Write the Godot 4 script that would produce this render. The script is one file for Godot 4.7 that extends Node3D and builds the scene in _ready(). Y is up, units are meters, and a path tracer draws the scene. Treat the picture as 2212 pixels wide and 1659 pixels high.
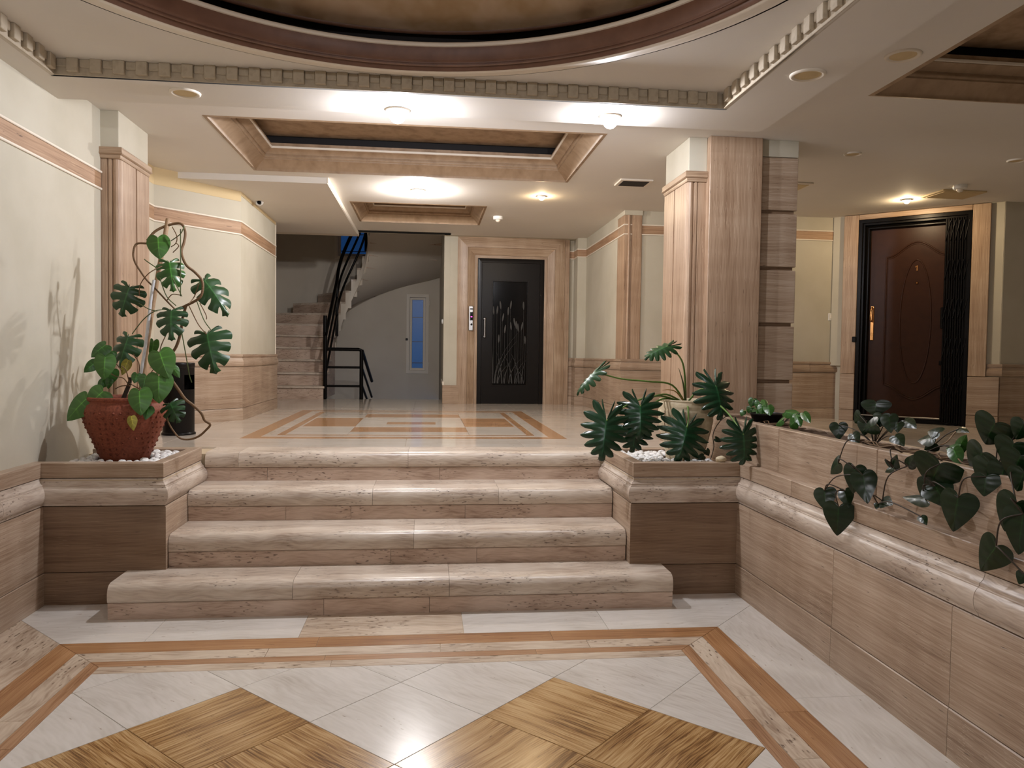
extends Node3D
# A lobby of an apartment house at night: four travertine steps up to a lift hall. y is up, metres; the lower floor is y = 0, the upper one y = 0.75.

const F := 1660.0
const EYE := Vector3(0, 1.41, 0)
const CREAM := Color(0.86, 0.80, 0.67)
var look := Basis.from_euler(Vector3(-0.0367552, -0.1107363, 0.0135921))
var rng := RandomNumberGenerator.new()
var M := {}
var used := {}
var lights := []

# ---------------------------------------------------------------- surveying: from a sight line to a point on a plane of the room
func ray(x: float, y: float) -> Vector3: return look * Vector3((x - 1106.0) / F, (829.5 - y) / F, -1.0)
func at_z(x: float, y: float, z: float) -> Vector3: var r := ray(x, y); return EYE + r * (z / r.z)
func at_y(x: float, y: float, h: float) -> Vector3: var r := ray(x, y); return EYE + r * ((h - EYE.y) / r.y)
func at_x(x: float, y: float, w: float) -> Vector3: var r := ray(x, y); return EYE + r * (w / r.x)

# ---------------------------------------------------------------- mesh building
class MB:
	var v := PackedVector3Array()
	var n := PackedVector3Array()
	var u := PackedVector2Array()
	var off := Vector2.ZERO
	var grain := Vector3(1, 0, 0)
	var sc := 1.0
	func tri(a: Vector3, b: Vector3, c: Vector3, na: Vector3, nb: Vector3, nc: Vector3, ua: Vector2, ub: Vector2, uc: Vector2) -> void:
		if (b - a).cross(c - a).dot(na + nb + nc) > 0.0:
			v.append_array([a, c, b]); n.append_array([na, nc, nb]); u.append_array([ua, uc, ub])
		else:
			v.append_array([a, b, c]); n.append_array([na, nb, nc]); u.append_array([ua, ub, uc])
	func uvof(p: Vector3, nn: Vector3) -> Vector2:
		var t := grain - nn * grain.dot(nn)
		if t.length() < 0.3:
			t = Vector3(nn.y, nn.z, nn.x)
			t = t - nn * t.dot(nn)
		t = t.normalized()
		return Vector2(p.dot(t), p.dot(nn.cross(t))) * sc + off
	func face(pts: Array, nn: Vector3) -> void:
		for i in range(1, pts.size() - 1):
			if (pts[i] - pts[0]).cross(pts[i + 1] - pts[0]).length() > 1e-10:
				tri(pts[0], pts[i], pts[i + 1], nn, nn, nn, uvof(pts[0], nn), uvof(pts[i], nn), uvof(pts[i + 1], nn))
	func quad(a: Vector3, b: Vector3, c: Vector3, d: Vector3, outw: Vector3) -> void:
		var nn := (c - a).cross(d - b).normalized()
		if nn.dot(outw) < 0.0: nn = -nn
		face([a, b, c, d], nn)
	# a box with chamfered edges
	func box(lo: Vector3, hi: Vector3, c := 0.0) -> void:
		var ce := (lo + hi) / 2.0
		var h := (hi - lo) / 2.0
		c = minf(c, minf(h.x, minf(h.y, h.z)) * 0.9)
		for ax in 3:
			for s in [-1.0, 1.0]:
				var b := (ax + 1) % 3
				var d := (ax + 2) % 3
				var pts := []
				for k in [[-1, -1], [1, -1], [1, 1], [-1, 1]]:
					var p := Vector3.ZERO
					p[ax] = s * h[ax]; p[b] = k[0] * (h[b] - c); p[d] = k[1] * (h[d] - c)
					pts.append(ce + p)
				var nn := Vector3.ZERO
				nn[ax] = s
				face(pts, nn)
		if c <= 0.0: return
		for ax in 3:
			var b := (ax + 1) % 3
			var d := (ax + 2) % 3
			for s in [[-1, -1], [1, -1], [1, 1], [-1, 1]]:
				var q := []
				for e in [-1.0, 1.0]:
					var p1 := Vector3.ZERO
					p1[ax] = e * (h[ax] - c); p1[b] = s[0] * h[b]; p1[d] = s[1] * (h[d] - c)
					var p2 := Vector3.ZERO
					p2[ax] = e * (h[ax] - c); p2[b] = s[0] * (h[b] - c); p2[d] = s[1] * h[d]
					q.append(ce + p1); q.append(ce + p2)
				var o := Vector3.ZERO
				o[b] = s[0]; o[d] = s[1]
				quad(q[0], q[1], q[3], q[2], o)
		for sx in [-1.0, 1.0]:
			for sy in [-1.0, 1.0]:
				for sz in [-1.0, 1.0]:
					var o := Vector3(sx, sy, sz)
					face([ce + o * Vector3(h.x, h.y - c, h.z - c), ce + o * Vector3(h.x - c, h.y, h.z - c), ce + o * Vector3(h.x - c, h.y - c, h.z)], o.normalized())
	# a prism with a chamfered top: plan polygon (x, z), from y0 to y1
	func prism(poly: PackedVector2Array, y0: float, y1: float, c := 0.0, both := false) -> void:
		var p := poly
		if Geometry2D.is_polygon_clockwise(p):
			p = p.duplicate(); p.reverse()
		var top := p
		if c > 0.0:
			var ins := Geometry2D.offset_polygon(p, -c, Geometry2D.JOIN_MITER)
			if ins.size() == 1 and ins[0].size() == p.size():
				top = PackedVector2Array()
				for a in p:
					var best: Vector2 = ins[0][0]
					for b in ins[0]:
						if a.distance_to(b) < a.distance_to(best): best = b
					top.append(best)
			else: c = 0.0
		var t := Geometry2D.triangulate_polygon(top)
		for i in range(0, t.size(), 3):
			var q := [top[t[i]], top[t[i + 1]], top[t[i + 2]]]
			face(q.map(func(a): return Vector3(a.x, y1, a.y)), Vector3.UP)
			if both: face(q.map(func(a): return Vector3(a.x, y0, a.y)), Vector3.DOWN)
		for i in p.size():
			var j := (i + 1) % p.size()
			var e := p[j] - p[i]
			var o := Vector3(e.y, 0, -e.x).normalized()
			quad(Vector3(p[i].x, y0, p[i].y), Vector3(p[j].x, y0, p[j].y), Vector3(p[j].x, y1 - c, p[j].y), Vector3(p[i].x, y1 - c, p[i].y), o)
			if c > 0.0: quad(Vector3(p[i].x, y1 - c, p[i].y), Vector3(p[j].x, y1 - c, p[j].y), Vector3(top[j].x, y1, top[j].y), Vector3(top[i].x, y1, top[i].y), o + Vector3.UP)
	# one straight length of a moulding: profile (out, height), mitred where the path turns; out = direction x up
	func run(prof: Array, path: Array, i: int, t0 := 0.0, t1 := 1.0, up := Vector3.UP, closed := false, caps := true, soft := 0.75) -> void:
		var m := path.size()
		var a: Vector3 = path[i]
		var b: Vector3 = path[(i + 1) % m]
		var d := (b - a).normalized()
		var o := d.cross(up).normalized()
		var oa := o
		var ob := o
		if t0 == 0.0 and (i > 0 or closed):
			var o2: Vector3 = (a - path[(i + m - 1) % m]).normalized().cross(up).normalized()
			oa = (o + o2) / (1.0 + o.dot(o2))
		if t1 == 1.0 and (i + 2 < m or closed):
			var o3: Vector3 = (path[(i + 2) % m] - b).normalized().cross(up).normalized()
			ob = (o + o3) / (1.0 + o.dot(o3))
		var pa := a.lerp(b, t0)
		var pb := a.lerp(b, t1)
		var segn := []
		for k in prof.size() - 1:
			var e: Vector2 = prof[k + 1] - prof[k]
			segn.append((o * e.y - up * e.x).normalized())
		var len := 0.0
		var u0 := a.dot(d) + a.distance_to(b) * t0
		for k in prof.size() - 1:
			var p: Vector2 = prof[k]
			var q: Vector2 = prof[k + 1]
			var n0: Vector3 = segn[k]
			var n1: Vector3 = segn[k]
			if k > 0 and segn[k].dot(segn[k - 1]) > soft: n0 = (segn[k] + segn[k - 1]).normalized()
			if k + 2 < prof.size() and segn[k].dot(segn[k + 1]) > soft: n1 = (segn[k] + segn[k + 1]).normalized()
			var A := pa + oa * p.x + up * p.y
			var B := pb + ob * p.x + up * p.y
			var C := pb + ob * q.x + up * q.y
			var D := pa + oa * q.x + up * q.y
			var l2 := len + p.distance_to(q)
			var w := [Vector2(A.dot(d), len) * sc + off, Vector2(B.dot(d), len) * sc + off, Vector2(C.dot(d), l2) * sc + off, Vector2(D.dot(d), l2) * sc + off]
			tri(A, B, C, n0, n0, n1, w[0], w[1], w[2])
			tri(A, C, D, n0, n1, n1, w[0], w[2], w[3])
			len = l2
		if caps:
			var poly := PackedVector2Array(prof)
			if poly[0].distance_to(poly[-1]) < 1e-6: poly.remove_at(poly.size() - 1)
			var t := Geometry2D.triangulate_polygon(poly)
			for k in range(0, t.size(), 3):
				face([t[k], t[k + 1], t[k + 2]].map(func(x): return pa + oa * poly[x].x + up * poly[x].y), -d)
				face([t[k], t[k + 1], t[k + 2]].map(func(x): return pb + ob * poly[x].x + up * poly[x].y), d)
	# a turned shape: profile (radius, y); squash lets ridges be cut into it
	func lathe(prof: Array, seg := 32, ce := Vector3.ZERO, soft := 0.6, flip := false, bump = null) -> void:
		var P := []
		for k in prof.size():
			var row := []
			for j in seg + 1:
				var an := TAU * j / seg
				var r: float = prof[k].x
				if bump != null: r += bump.call(an, prof[k].y)
				row.append(ce + Vector3(cos(an) * r, prof[k].y, sin(an) * r))
			P.append(row)
		var sn := []
		for k in prof.size() - 1:
			var e: Vector2 = prof[k + 1] - prof[k]
			var q := Vector2(e.y, -e.x).normalized()
			sn.append(-q if flip else q)
		var len := 0.0
		for k in prof.size() - 1:
			var n0: Vector2 = sn[k]
			var n1: Vector2 = sn[k]
			if k > 0 and sn[k].dot(sn[k - 1]) > soft: n0 = (sn[k] + sn[k - 1]).normalized()
			if k + 2 < prof.size() and sn[k].dot(sn[k + 1]) > soft: n1 = (sn[k] + sn[k + 1]).normalized()
			var l2: float = len + prof[k].distance_to(prof[k + 1])
			var rr := maxf(prof[k].x, prof[k + 1].x)
			for j in seg:
				var a0 := TAU * j / seg
				var a1 := TAU * (j + 1) / seg
				var c0 := Vector3(cos(a0), 0, sin(a0))
				var c1 := Vector3(cos(a1), 0, sin(a1))
				var na := c0 * n0.x + Vector3.UP * n0.y
				var nb := c1 * n0.x + Vector3.UP * n0.y
				var nc := c1 * n1.x + Vector3.UP * n1.y
				var nd := c0 * n1.x + Vector3.UP * n1.y
				var w := [Vector2(a0 * rr, len) * sc + off, Vector2(a1 * rr, len) * sc + off, Vector2(a1 * rr, l2) * sc + off, Vector2(a0 * rr, l2) * sc + off]
				if P[k][j].distance_to(P[k][j + 1]) > 1e-6: tri(P[k][j], P[k][j + 1], P[k + 1][j + 1], na, nb, nc, w[0], w[1], w[2])
				if P[k + 1][j].distance_to(P[k + 1][j + 1]) > 1e-6: tri(P[k][j], P[k + 1][j + 1], P[k + 1][j], na, nc, nd, w[0], w[2], w[3])
			len = l2
	# a round bar along points; r may be one radius or one for each point
	func tube(pts: Array, r, seg := 8, ends := true) -> void:
		var m := pts.size()
		var rings := []
		var nor := []
		var side := Vector3.ZERO
		var len := 0.0
		var lens := [0.0]
		for i in m:
			var d: Vector3 = (pts[mini(i + 1, m - 1)] - pts[maxi(i - 1, 0)]).normalized()
			if side == Vector3.ZERO: side = d.cross(Vector3(0.3, 0.2, 0.93)).normalized()
			side = (side - d * side.dot(d)).normalized()
			var up := d.cross(side)
			var rad: float = r[i] if r is Array else r
			var ring := []
			var nn := []
			for j in seg + 1:
				var q := side * cos(TAU * j / seg) + up * sin(TAU * j / seg)
				ring.append(pts[i] + q * rad); nn.append(q)
			rings.append(ring); nor.append(nn)
			if i > 0:
				len += pts[i].distance_to(pts[i - 1]); lens.append(len)
		for i in m - 1:
			for j in seg:
				var w := [Vector2(lens[i], j * 0.02) + off, Vector2(lens[i], (j + 1) * 0.02) + off, Vector2(lens[i + 1], (j + 1) * 0.02) + off, Vector2(lens[i + 1], j * 0.02) + off]
				tri(rings[i][j], rings[i][j + 1], rings[i + 1][j + 1], nor[i][j], nor[i][j + 1], nor[i + 1][j + 1], w[0], w[1], w[2])
				tri(rings[i][j], rings[i + 1][j + 1], rings[i + 1][j], nor[i][j], nor[i + 1][j + 1], nor[i + 1][j], w[0], w[2], w[3])
		if ends:
			var d0: Vector3 = (pts[0] - pts[1]).normalized()
			var d1: Vector3 = (pts[-1] - pts[-2]).normalized()
			for j in seg:
				face([pts[0], rings[0][j], rings[0][j + 1]], d0)
				face([pts[-1], rings[-1][j], rings[-1][j + 1]], d1)
	func sheet(P: Array, uvs: Array) -> void:   # a smooth grid of points, rows of equal length
		var R := P.size()
		var C: int = P[0].size()
		var N := []
		for i in R:
			var row := []
			for j in C:
				var du: Vector3 = P[mini(i + 1, R - 1)][j] - P[maxi(i - 1, 0)][j]
				var dv: Vector3 = P[i][mini(j + 1, C - 1)] - P[i][maxi(j - 1, 0)]
				var q := du.cross(dv)
				if q.length() < 1e-12:
					var i2 := clampi(i, 1, R - 2)
					var j2 := clampi(j, 1, C - 2)
					q = (P[i2 + 1][j2] - P[i2 - 1][j2]).cross(P[i2][j2 + 1] - P[i2][j2 - 1])
				row.append(q.normalized())
			N.append(row)
		for i in R - 1:
			for j in C - 1:
				for k in [[0, 0, 1, 0, 1, 1], [0, 0, 1, 1, 0, 1]]:
					var a: Vector3 = P[i + k[0]][j + k[1]]
					var b: Vector3 = P[i + k[2]][j + k[3]]
					var c: Vector3 = P[i + k[4]][j + k[5]]
					if (b - a).cross(c - a).length() > 1e-12:
						tri(a, b, c, N[i + k[0]][j + k[1]], N[i + k[2]][j + k[3]], N[i + k[4]][j + k[5]], uvs[i + k[0]][j + k[1]], uvs[i + k[2]][j + k[3]], uvs[i + k[4]][j + k[5]])
	func mesh() -> ArrayMesh:
		var a := []
		a.resize(Mesh.ARRAY_MAX)
		a[Mesh.ARRAY_VERTEX] = v; a[Mesh.ARRAY_NORMAL] = n; a[Mesh.ARRAY_TEX_UV] = u
		var m := ArrayMesh.new()
		m.add_surface_from_arrays(Mesh.PRIMITIVE_TRIANGLES, a)
		return m

func mb(grain := Vector3(1, 0, 0)) -> MB:
	var b := MB.new()
	b.grain = grain
	b.off = Vector2(rng.randf() * 7.0, rng.randf() * 7.0)
	return b

# ---------------------------------------------------------------- naming
func numbered(called: String) -> String:
	var k: int = used.get(called, 0)
	used[called] = k + 1
	return called if k == 0 else "%s_%03d" % [called, k]
func tag(o: Node3D, label: String, category := "", group := "", kind := "") -> void:
	for p in [["label", label], ["category", category], ["group", group], ["kind", kind]]:
		if p[1]: o.set_meta(p[0], p[1])
func thing(called: String, label: String, category: String, where := Vector3.ZERO, group := "") -> Node3D:
	var o := Node3D.new()
	o.name = numbered(called)
	add_child(o)
	o.position = where
	tag(o, label, category, group)
	return o
func struct(called: String, label: String) -> Node3D:
	var o := Node3D.new()
	o.name = called
	add_child(o)
	tag(o, label, "", "", "structure")
	return o
func obj(called: String, b, m: Material, parent: Node = null) -> MeshInstance3D:
	var o := MeshInstance3D.new()
	o.mesh = b.mesh() if b is MB else b
	o.material_override = m
	if parent == null:
		o.name = numbered(called); add_child(o)
	else:
		o.name = called; parent.add_child(o, true)
	return o
func boxed(called: String, lo: Vector3, hi: Vector3, m: Material, parent: Node, c := 0.002, grain := Vector3(1, 0, 0)) -> MeshInstance3D:
	var b := mb(grain)
	b.box(lo, hi, c)
	return obj(called, b, m, parent)
func piece(called: String, prof: Array, path: Array, i: int, m: Material, parent: Node, t0 := 0.0, t1 := 1.0, up := Vector3.UP, closed := false) -> MeshInstance3D:
	var b := mb()
	b.run(prof, path, i, t0, t1, up, closed)
	return obj(called, b, m, parent)
func V2(a: Array) -> Array: return a.map(func(p): return Vector2(p[0], p[1]))
func P2(a: Array) -> PackedVector2Array: return PackedVector2Array(V2(a))

# ---------------------------------------------------------------- materials
func grey(seed_: int, freq: float, oct := 4, type := FastNoiseLite.TYPE_SIMPLEX_SMOOTH) -> PackedByteArray:
	var f := FastNoiseLite.new()
	f.seed = seed_; f.frequency = freq; f.noise_type = type
	f.fractal_octaves = oct
	var im := f.get_seamless_image(512, 512, false, false, 0.15, true)
	im.convert(Image.FORMAT_L8)
	return im.get_data()
func pick(d: PackedByteArray, x: int, y: int) -> float: return d[(y & 511) * 512 + (x & 511)] / 255.0
func ramp(stops: Array, t: float) -> Color:
	t = clampf(t, 0.0, 0.9999) * (stops.size() - 1)
	return stops[int(t)].lerp(stops[int(t) + 1], t - int(t))
# bedded stone: A broad beds, B fine streaks, C pits and clouds
func stone(w: int, stops: Array, beds: int, warp: float, contrast: float, streak: float, streak_col: Color, pits: float, pit_col: Color, cloud: float) -> Array:
	var A := grey(11, 0.006, 3); var B := grey(23, 0.012, 2); var C := grey(37, 0.035, 3); var D := grey(41, 0.007)
	var im := Image.create(w, w, false, Image.FORMAT_RGB8)
	var hm := Image.create(w, w, false, Image.FORMAT_L8)
	var s := 512.0 / w
	for y in w:
		for x in w:
			var X := int(x * s)
			var Y := y * s
			var d := pick(D, X, int(Y))
			var wy := (pick(A, X * 2 + 130, int(Y)) - 0.5) * warp
			var bed := pick(A, X, int((Y + wy) * beds))
			var bed2 := pick(A, X * 2 + 300, int((Y + wy) * beds * 4) + 99)
			var fine := pick(B, X * 3, int((Y + wy) * beds * 9))
			var t := 0.5 + ((bed - 0.5) * 0.34 + (bed2 - 0.5) * 0.4 + (fine - 0.5) * 0.55 + (d - 0.5) * cloud) * contrast
			var c := ramp(stops, t)
			var th := smoothstep(0.78, 0.90, pick(B, X * 2 + 91, int((Y + wy * 1.6) * beds * 7) + 17)) * smoothstep(0.35, 0.7, pick(D, X + 77, int(Y) * 3)) * streak
			c = c.lerp(streak_col, th)
			var p := smoothstep(1.0 - pits, 1.0 - pits * 0.55, pick(C, X * 2, int(Y * 5))) * smoothstep(0.42, 0.62, pick(D, X + 200, int(Y) + 77))
			c = c.lerp(pit_col, p * 0.8)
			im.set_pixel(x, y, c)
			hm.set_pixel(x, y, Color.from_hsv(0, 0, clampf(0.75 - p * 0.75 + (fine - 0.5) * 0.15, 0, 1)))
	im.generate_mipmaps()
	return [ImageTexture.create_from_image(im), ImageTexture.create_from_image(hm)]
func mat(color: Color, rough := 0.5, metal := 0.0) -> StandardMaterial3D:
	var m := StandardMaterial3D.new()
	m.albedo_color = color; m.roughness = rough; m.metallic = metal
	return m
func stone_mat(tex: Array, tint: Color, rough: float, rep: float, relief := 0.0, stretch := 0.36) -> StandardMaterial3D:
	var m := mat(tint, rough)
	m.albedo_texture = tex[0]
	m.uv1_scale = Vector3(rep * stretch, rep, 1)
	if relief > 0.0:
		m.heightmap_enabled = true; m.heightmap_texture = tex[1]; m.heightmap_scale = relief
	return m
func mottled(stops: Array, seed_: int, freq: float, rough: float, scale: float, world := true) -> StandardMaterial3D:
	var f := FastNoiseLite.new()
	f.seed = seed_; f.frequency = freq; f.fractal_octaves = 5
	var g := Gradient.new()
	g.offsets = PackedFloat32Array(range(stops.size()).map(func(i): return float(i) / (stops.size() - 1)))
	g.colors = PackedColorArray(stops)
	var t := NoiseTexture2D.new()
	t.width = 512; t.height = 512; t.seamless = true; t.noise = f; t.color_ramp = g
	var m := mat(Color.WHITE, rough)
	m.albedo_texture = t
	m.uv1_triplanar = true; m.uv1_world_triplanar = world
	m.uv1_scale = Vector3(scale, scale, scale)
	return m
func glow(c: Color, e: float) -> StandardMaterial3D:
	var m := mat(c, 0.4)
	m.emission_enabled = true; m.emission = c; m.emission_energy_multiplier = e
	return m
func rgb(r: int, g: int, b: int) -> Color: return Color8(r, g, b)

func make_materials() -> void:
	var panel := stone(1024, [rgb(128, 103, 83), rgb(152, 128, 106), rgb(168, 145, 123), rgb(180, 159, 138), rgb(190, 172, 152)], 6, 3.0, 1.1, 0.85, rgb(220, 207, 188), 0.15, rgb(80, 62, 50), 0.3)
	var pale := stone(768, [rgb(158, 140, 126), rgb(186, 171, 157), rgb(202, 189, 176), rgb(212, 201, 189), rgb(218, 209, 198)], 2, 14.0, 1.0, 0.25, rgb(226, 216, 202), 0.3, rgb(92, 77, 66), 0.55)
	var white := stone(512, [rgb(190, 182, 172), rgb(208, 202, 194), rgb(217, 212, 205), rgb(223, 218, 212), rgb(227, 223, 217)], 2, 12.0, 0.8, 0.12, rgb(238, 231, 221), 0.16, rgb(146, 130, 112), 0.6)
	var gold := stone(768, [rgb(104, 74, 44), rgb(150, 114, 74), rgb(180, 146, 102), rgb(198, 168, 128), rgb(208, 182, 144)], 4, 7.0, 1.5, 0.35, rgb(216, 194, 156), 0.16, rgb(84, 60, 38), 0.25)
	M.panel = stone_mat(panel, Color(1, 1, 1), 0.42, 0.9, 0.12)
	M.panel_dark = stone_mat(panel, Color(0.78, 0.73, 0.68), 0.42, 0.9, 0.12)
	M.shaft = stone_mat(panel, Color(1.0, 0.97, 0.94), 0.45, 0.8, 0.12)
	M.frame_stone = stone_mat(panel, Color(1.0, 0.98, 0.95), 0.4, 0.8, 0.1)
	M.band = stone_mat(panel, Color(1.0, 0.93, 0.86), 0.6, 0.45)
	M.mould = stone_mat(pale, Color(0.97, 0.95, 0.93), 0.36, 0.9, 0.15, 0.6)
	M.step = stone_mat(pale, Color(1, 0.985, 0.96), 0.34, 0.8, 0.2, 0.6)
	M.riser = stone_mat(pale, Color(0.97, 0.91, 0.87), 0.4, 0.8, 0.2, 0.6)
	M.tile_white = stone_mat(white, Color(1, 0.995, 0.985), 0.2, 0.55, 0.0, 0.7)
	M.tile_upper = stone_mat(white, Color(0.98, 0.95, 0.91), 0.1, 0.5, 0.0, 0.7)
	M.tile_grey = stone_mat(pale, Color(1.0, 0.97, 0.92), 0.26, 0.5, 0.0, 0.7)
	M.tile_orange = stone_mat(panel, Color(1.0, 0.86, 0.70), 0.24, 0.6)
	M.tile_tan = stone_mat(panel, Color(1.04, 0.93, 0.82), 0.26, 0.7)
	M.tile_gold = stone_mat(gold, Color(1, 0.97, 0.9), 0.22, 0.9)
	M.tile_upper_tan = stone_mat(panel, Color(1.12, 1.0, 0.86), 0.12, 0.6)
	M.grout = mat(rgb(196, 176, 146), 0.8)
	M.plaster = mottled([rgb(184, 177, 158), rgb(192, 185, 167), rgb(197, 191, 174)], 3, 0.006, 0.75, 0.45)
	M.ceiling = mottled([rgb(219, 213, 203), rgb(225, 219, 210)], 5, 0.004, 0.8, 0.3)
	M.trim_white = mat(rgb(226, 216, 200), 0.55)
	M.cornice = mottled([rgb(158, 144, 122), rgb(180, 166, 144), rgb(172, 158, 136)], 8, 0.02, 0.6, 1.4)
	M.patch = mat(rgb(206, 184, 142), 0.8)
	M.leather = mottled([rgb(128, 103, 78), rgb(152, 126, 98), rgb(168, 142, 114), rgb(156, 130, 102)], 14, 0.012, 0.5, 1.1)
	M.dome_ring = mottled([rgb(92, 61, 46), rgb(112, 78, 60), rgb(126, 90, 70)], 15, 0.012, 0.42, 1.1)
	M.dome = mottled([rgb(136, 104, 74), rgb(188, 158, 126), rgb(208, 182, 152), rgb(180, 148, 108), rgb(202, 174, 144)], 16, 0.006, 0.5, 0.5)
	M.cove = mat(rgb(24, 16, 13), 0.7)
	M.black = mat(rgb(26, 23, 21), 0.3)
	M.iron = mat(rgb(16, 14, 13), 0.32, 0.3)
	M.steel = mat(rgb(170, 168, 166), 0.36, 1.0)
	M.brass = mat(rgb(206, 150, 92), 0.25, 1.0)
	M.wood = mottled([rgb(42, 24, 15), rgb(52, 30, 19), rgb(48, 27, 17)], 21, 0.01, 0.36, 1.5)
	M.plastic = mat(rgb(226, 224, 218), 0.4)
	M.terracotta = mottled([rgb(82, 36, 20), rgb(116, 54, 32), rgb(140, 74, 48), rgb(104, 46, 26)], 26, 0.03, 0.7, 4.0)
	M.pot_cream = mottled([rgb(196, 176, 140), rgb(216, 200, 168), rgb(222, 208, 180)], 27, 0.02, 0.45, 3.0)
	M.soil = mottled([rgb(36, 24, 16), rgb(74, 52, 34), rgb(98, 70, 46)], 28, 0.08, 0.95, 5.0)
	M.pebble = mottled([rgb(222, 220, 216), rgb(240, 239, 236)], 29, 0.02, 0.5, 6.0)
	M.stair_wall = mottled([rgb(208, 197, 180), rgb(216, 206, 190)], 31, 0.005, 0.85, 0.4)
	M.bark = mottled([rgb(74, 54, 34), rgb(112, 84, 54), rgb(132, 104, 70)], 33, 0.03, 0.7, 9.0)
	M.stem = mat(rgb(74, 88, 44), 0.5)
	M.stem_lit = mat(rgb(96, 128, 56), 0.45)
	M.stem_dark = mat(rgb(52, 40, 26), 0.6)
	M.pole = mottled([rgb(140, 110, 80), rgb(176, 146, 112)], 34, 0.03, 0.6, 7.0)
	M.tube = mat(rgb(206, 208, 210), 0.35)
	var lv := Image.create(128, 64, false, Image.FORMAT_RGB8)
	for y in 64:
		for x in 128:   # x runs from midrib to margin, y along the midrib
			var k := 1.0 + 0.7 * exp(-x / 4.0) + 0.3 * pow(absf(cos(y / 64.0 * PI * 6.0)), 30.0) * (1.0 - x / 160.0)
			lv.set_pixel(x, y, Color(0.55, 0.55, 0.55) * k)
	var lt := ImageTexture.create_from_image(lv)
	for d in [["leaf_heart", rgb(80, 128, 54), 0.36], ["leaf_mid", rgb(64, 112, 48), 0.34], ["leaf_split", rgb(46, 84, 44), 0.36], ["leaf_dark", rgb(30, 70, 44), 0.26], ["leaf_ivy", rgb(22, 48, 20), 0.3], ["leaf_yellow", rgb(170, 160, 60), 0.45], ["leaf_pothos", rgb(58, 104, 42), 0.3], ["leaf_dry", rgb(150, 132, 120), 0.6], ["leaf_straw", rgb(214, 170, 96), 0.6]]:
		var m := mat(d[1], d[2])
		m.albedo_texture = lt
		m.albedo_color = d[1] * 1.5
		m.cull_mode = BaseMaterial3D.CULL_DISABLED
		m.backlight_enabled = true; m.backlight = Color(d[1].r * 0.5, d[1].g * 0.5, d[1].b * 0.3)
		M[d[0]] = m
	M.bulb = glow(Color(1, 0.97, 0.92), 14.0)
	M.bulb_warm = glow(Color(1, 0.9, 0.74), 9.0)
	M.led = glow(Color(1, 0.25, 0.8), 4.0)
	M.glass_blue = mat(Color(0.16, 0.3, 0.5, 0.4), 0.32)
	M.glass_blue.transparency = BaseMaterial3D.TRANSPARENCY_ALPHA
	M.glass_black = mat(rgb(14, 13, 13), 0.12)
	for q in [M.black, M.glass_black, M.iron, M.wood]: q.metallic_specular = 0.28
	M.etch = mat(rgb(62, 60, 57), 0.7)

# ---------------------------------------------------------------- the shell of the rooms
const TOP := 6.0
func cells(b: MB, x0: float, x1: float, z0: float, z1: float, y0: float, y1: float, holes: Array) -> void:   # a slab with rectangular holes [x0, x1, z0, z1]
	var xs := [x0, x1]
	var zs := [z0, z1]
	for h in holes:
		for k in [h[0], h[1]]:
			if k > x0 and k < x1 and not xs.has(k): xs.append(k)
		for k in [h[2], h[3]]:
			if k > z0 and k < z1 and not zs.has(k): zs.append(k)
	xs.sort(); zs.sort()
	for i in xs.size() - 1:
		for j in zs.size() - 1:
			var cx: float = (xs[i] + xs[i + 1]) / 2
			var cz: float = (zs[j] + zs[j + 1]) / 2
			if holes.all(func(h): return cx < h[0] or cx > h[1] or cz < h[2] or cz > h[3]):
				b.box(Vector3(xs[i], y0, zs[j]), Vector3(xs[i + 1], y1, zs[j + 1]))

const C1 := [-1.5, 1.245, -6.98, -5.45]
const C2 := [-0.80, 0.605, -9.44, -8.25]
const C3 := [2.64, 5.9, -4.40, -0.9]
const DOME := Vector3(-0.12, 0, -2.62)

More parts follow.
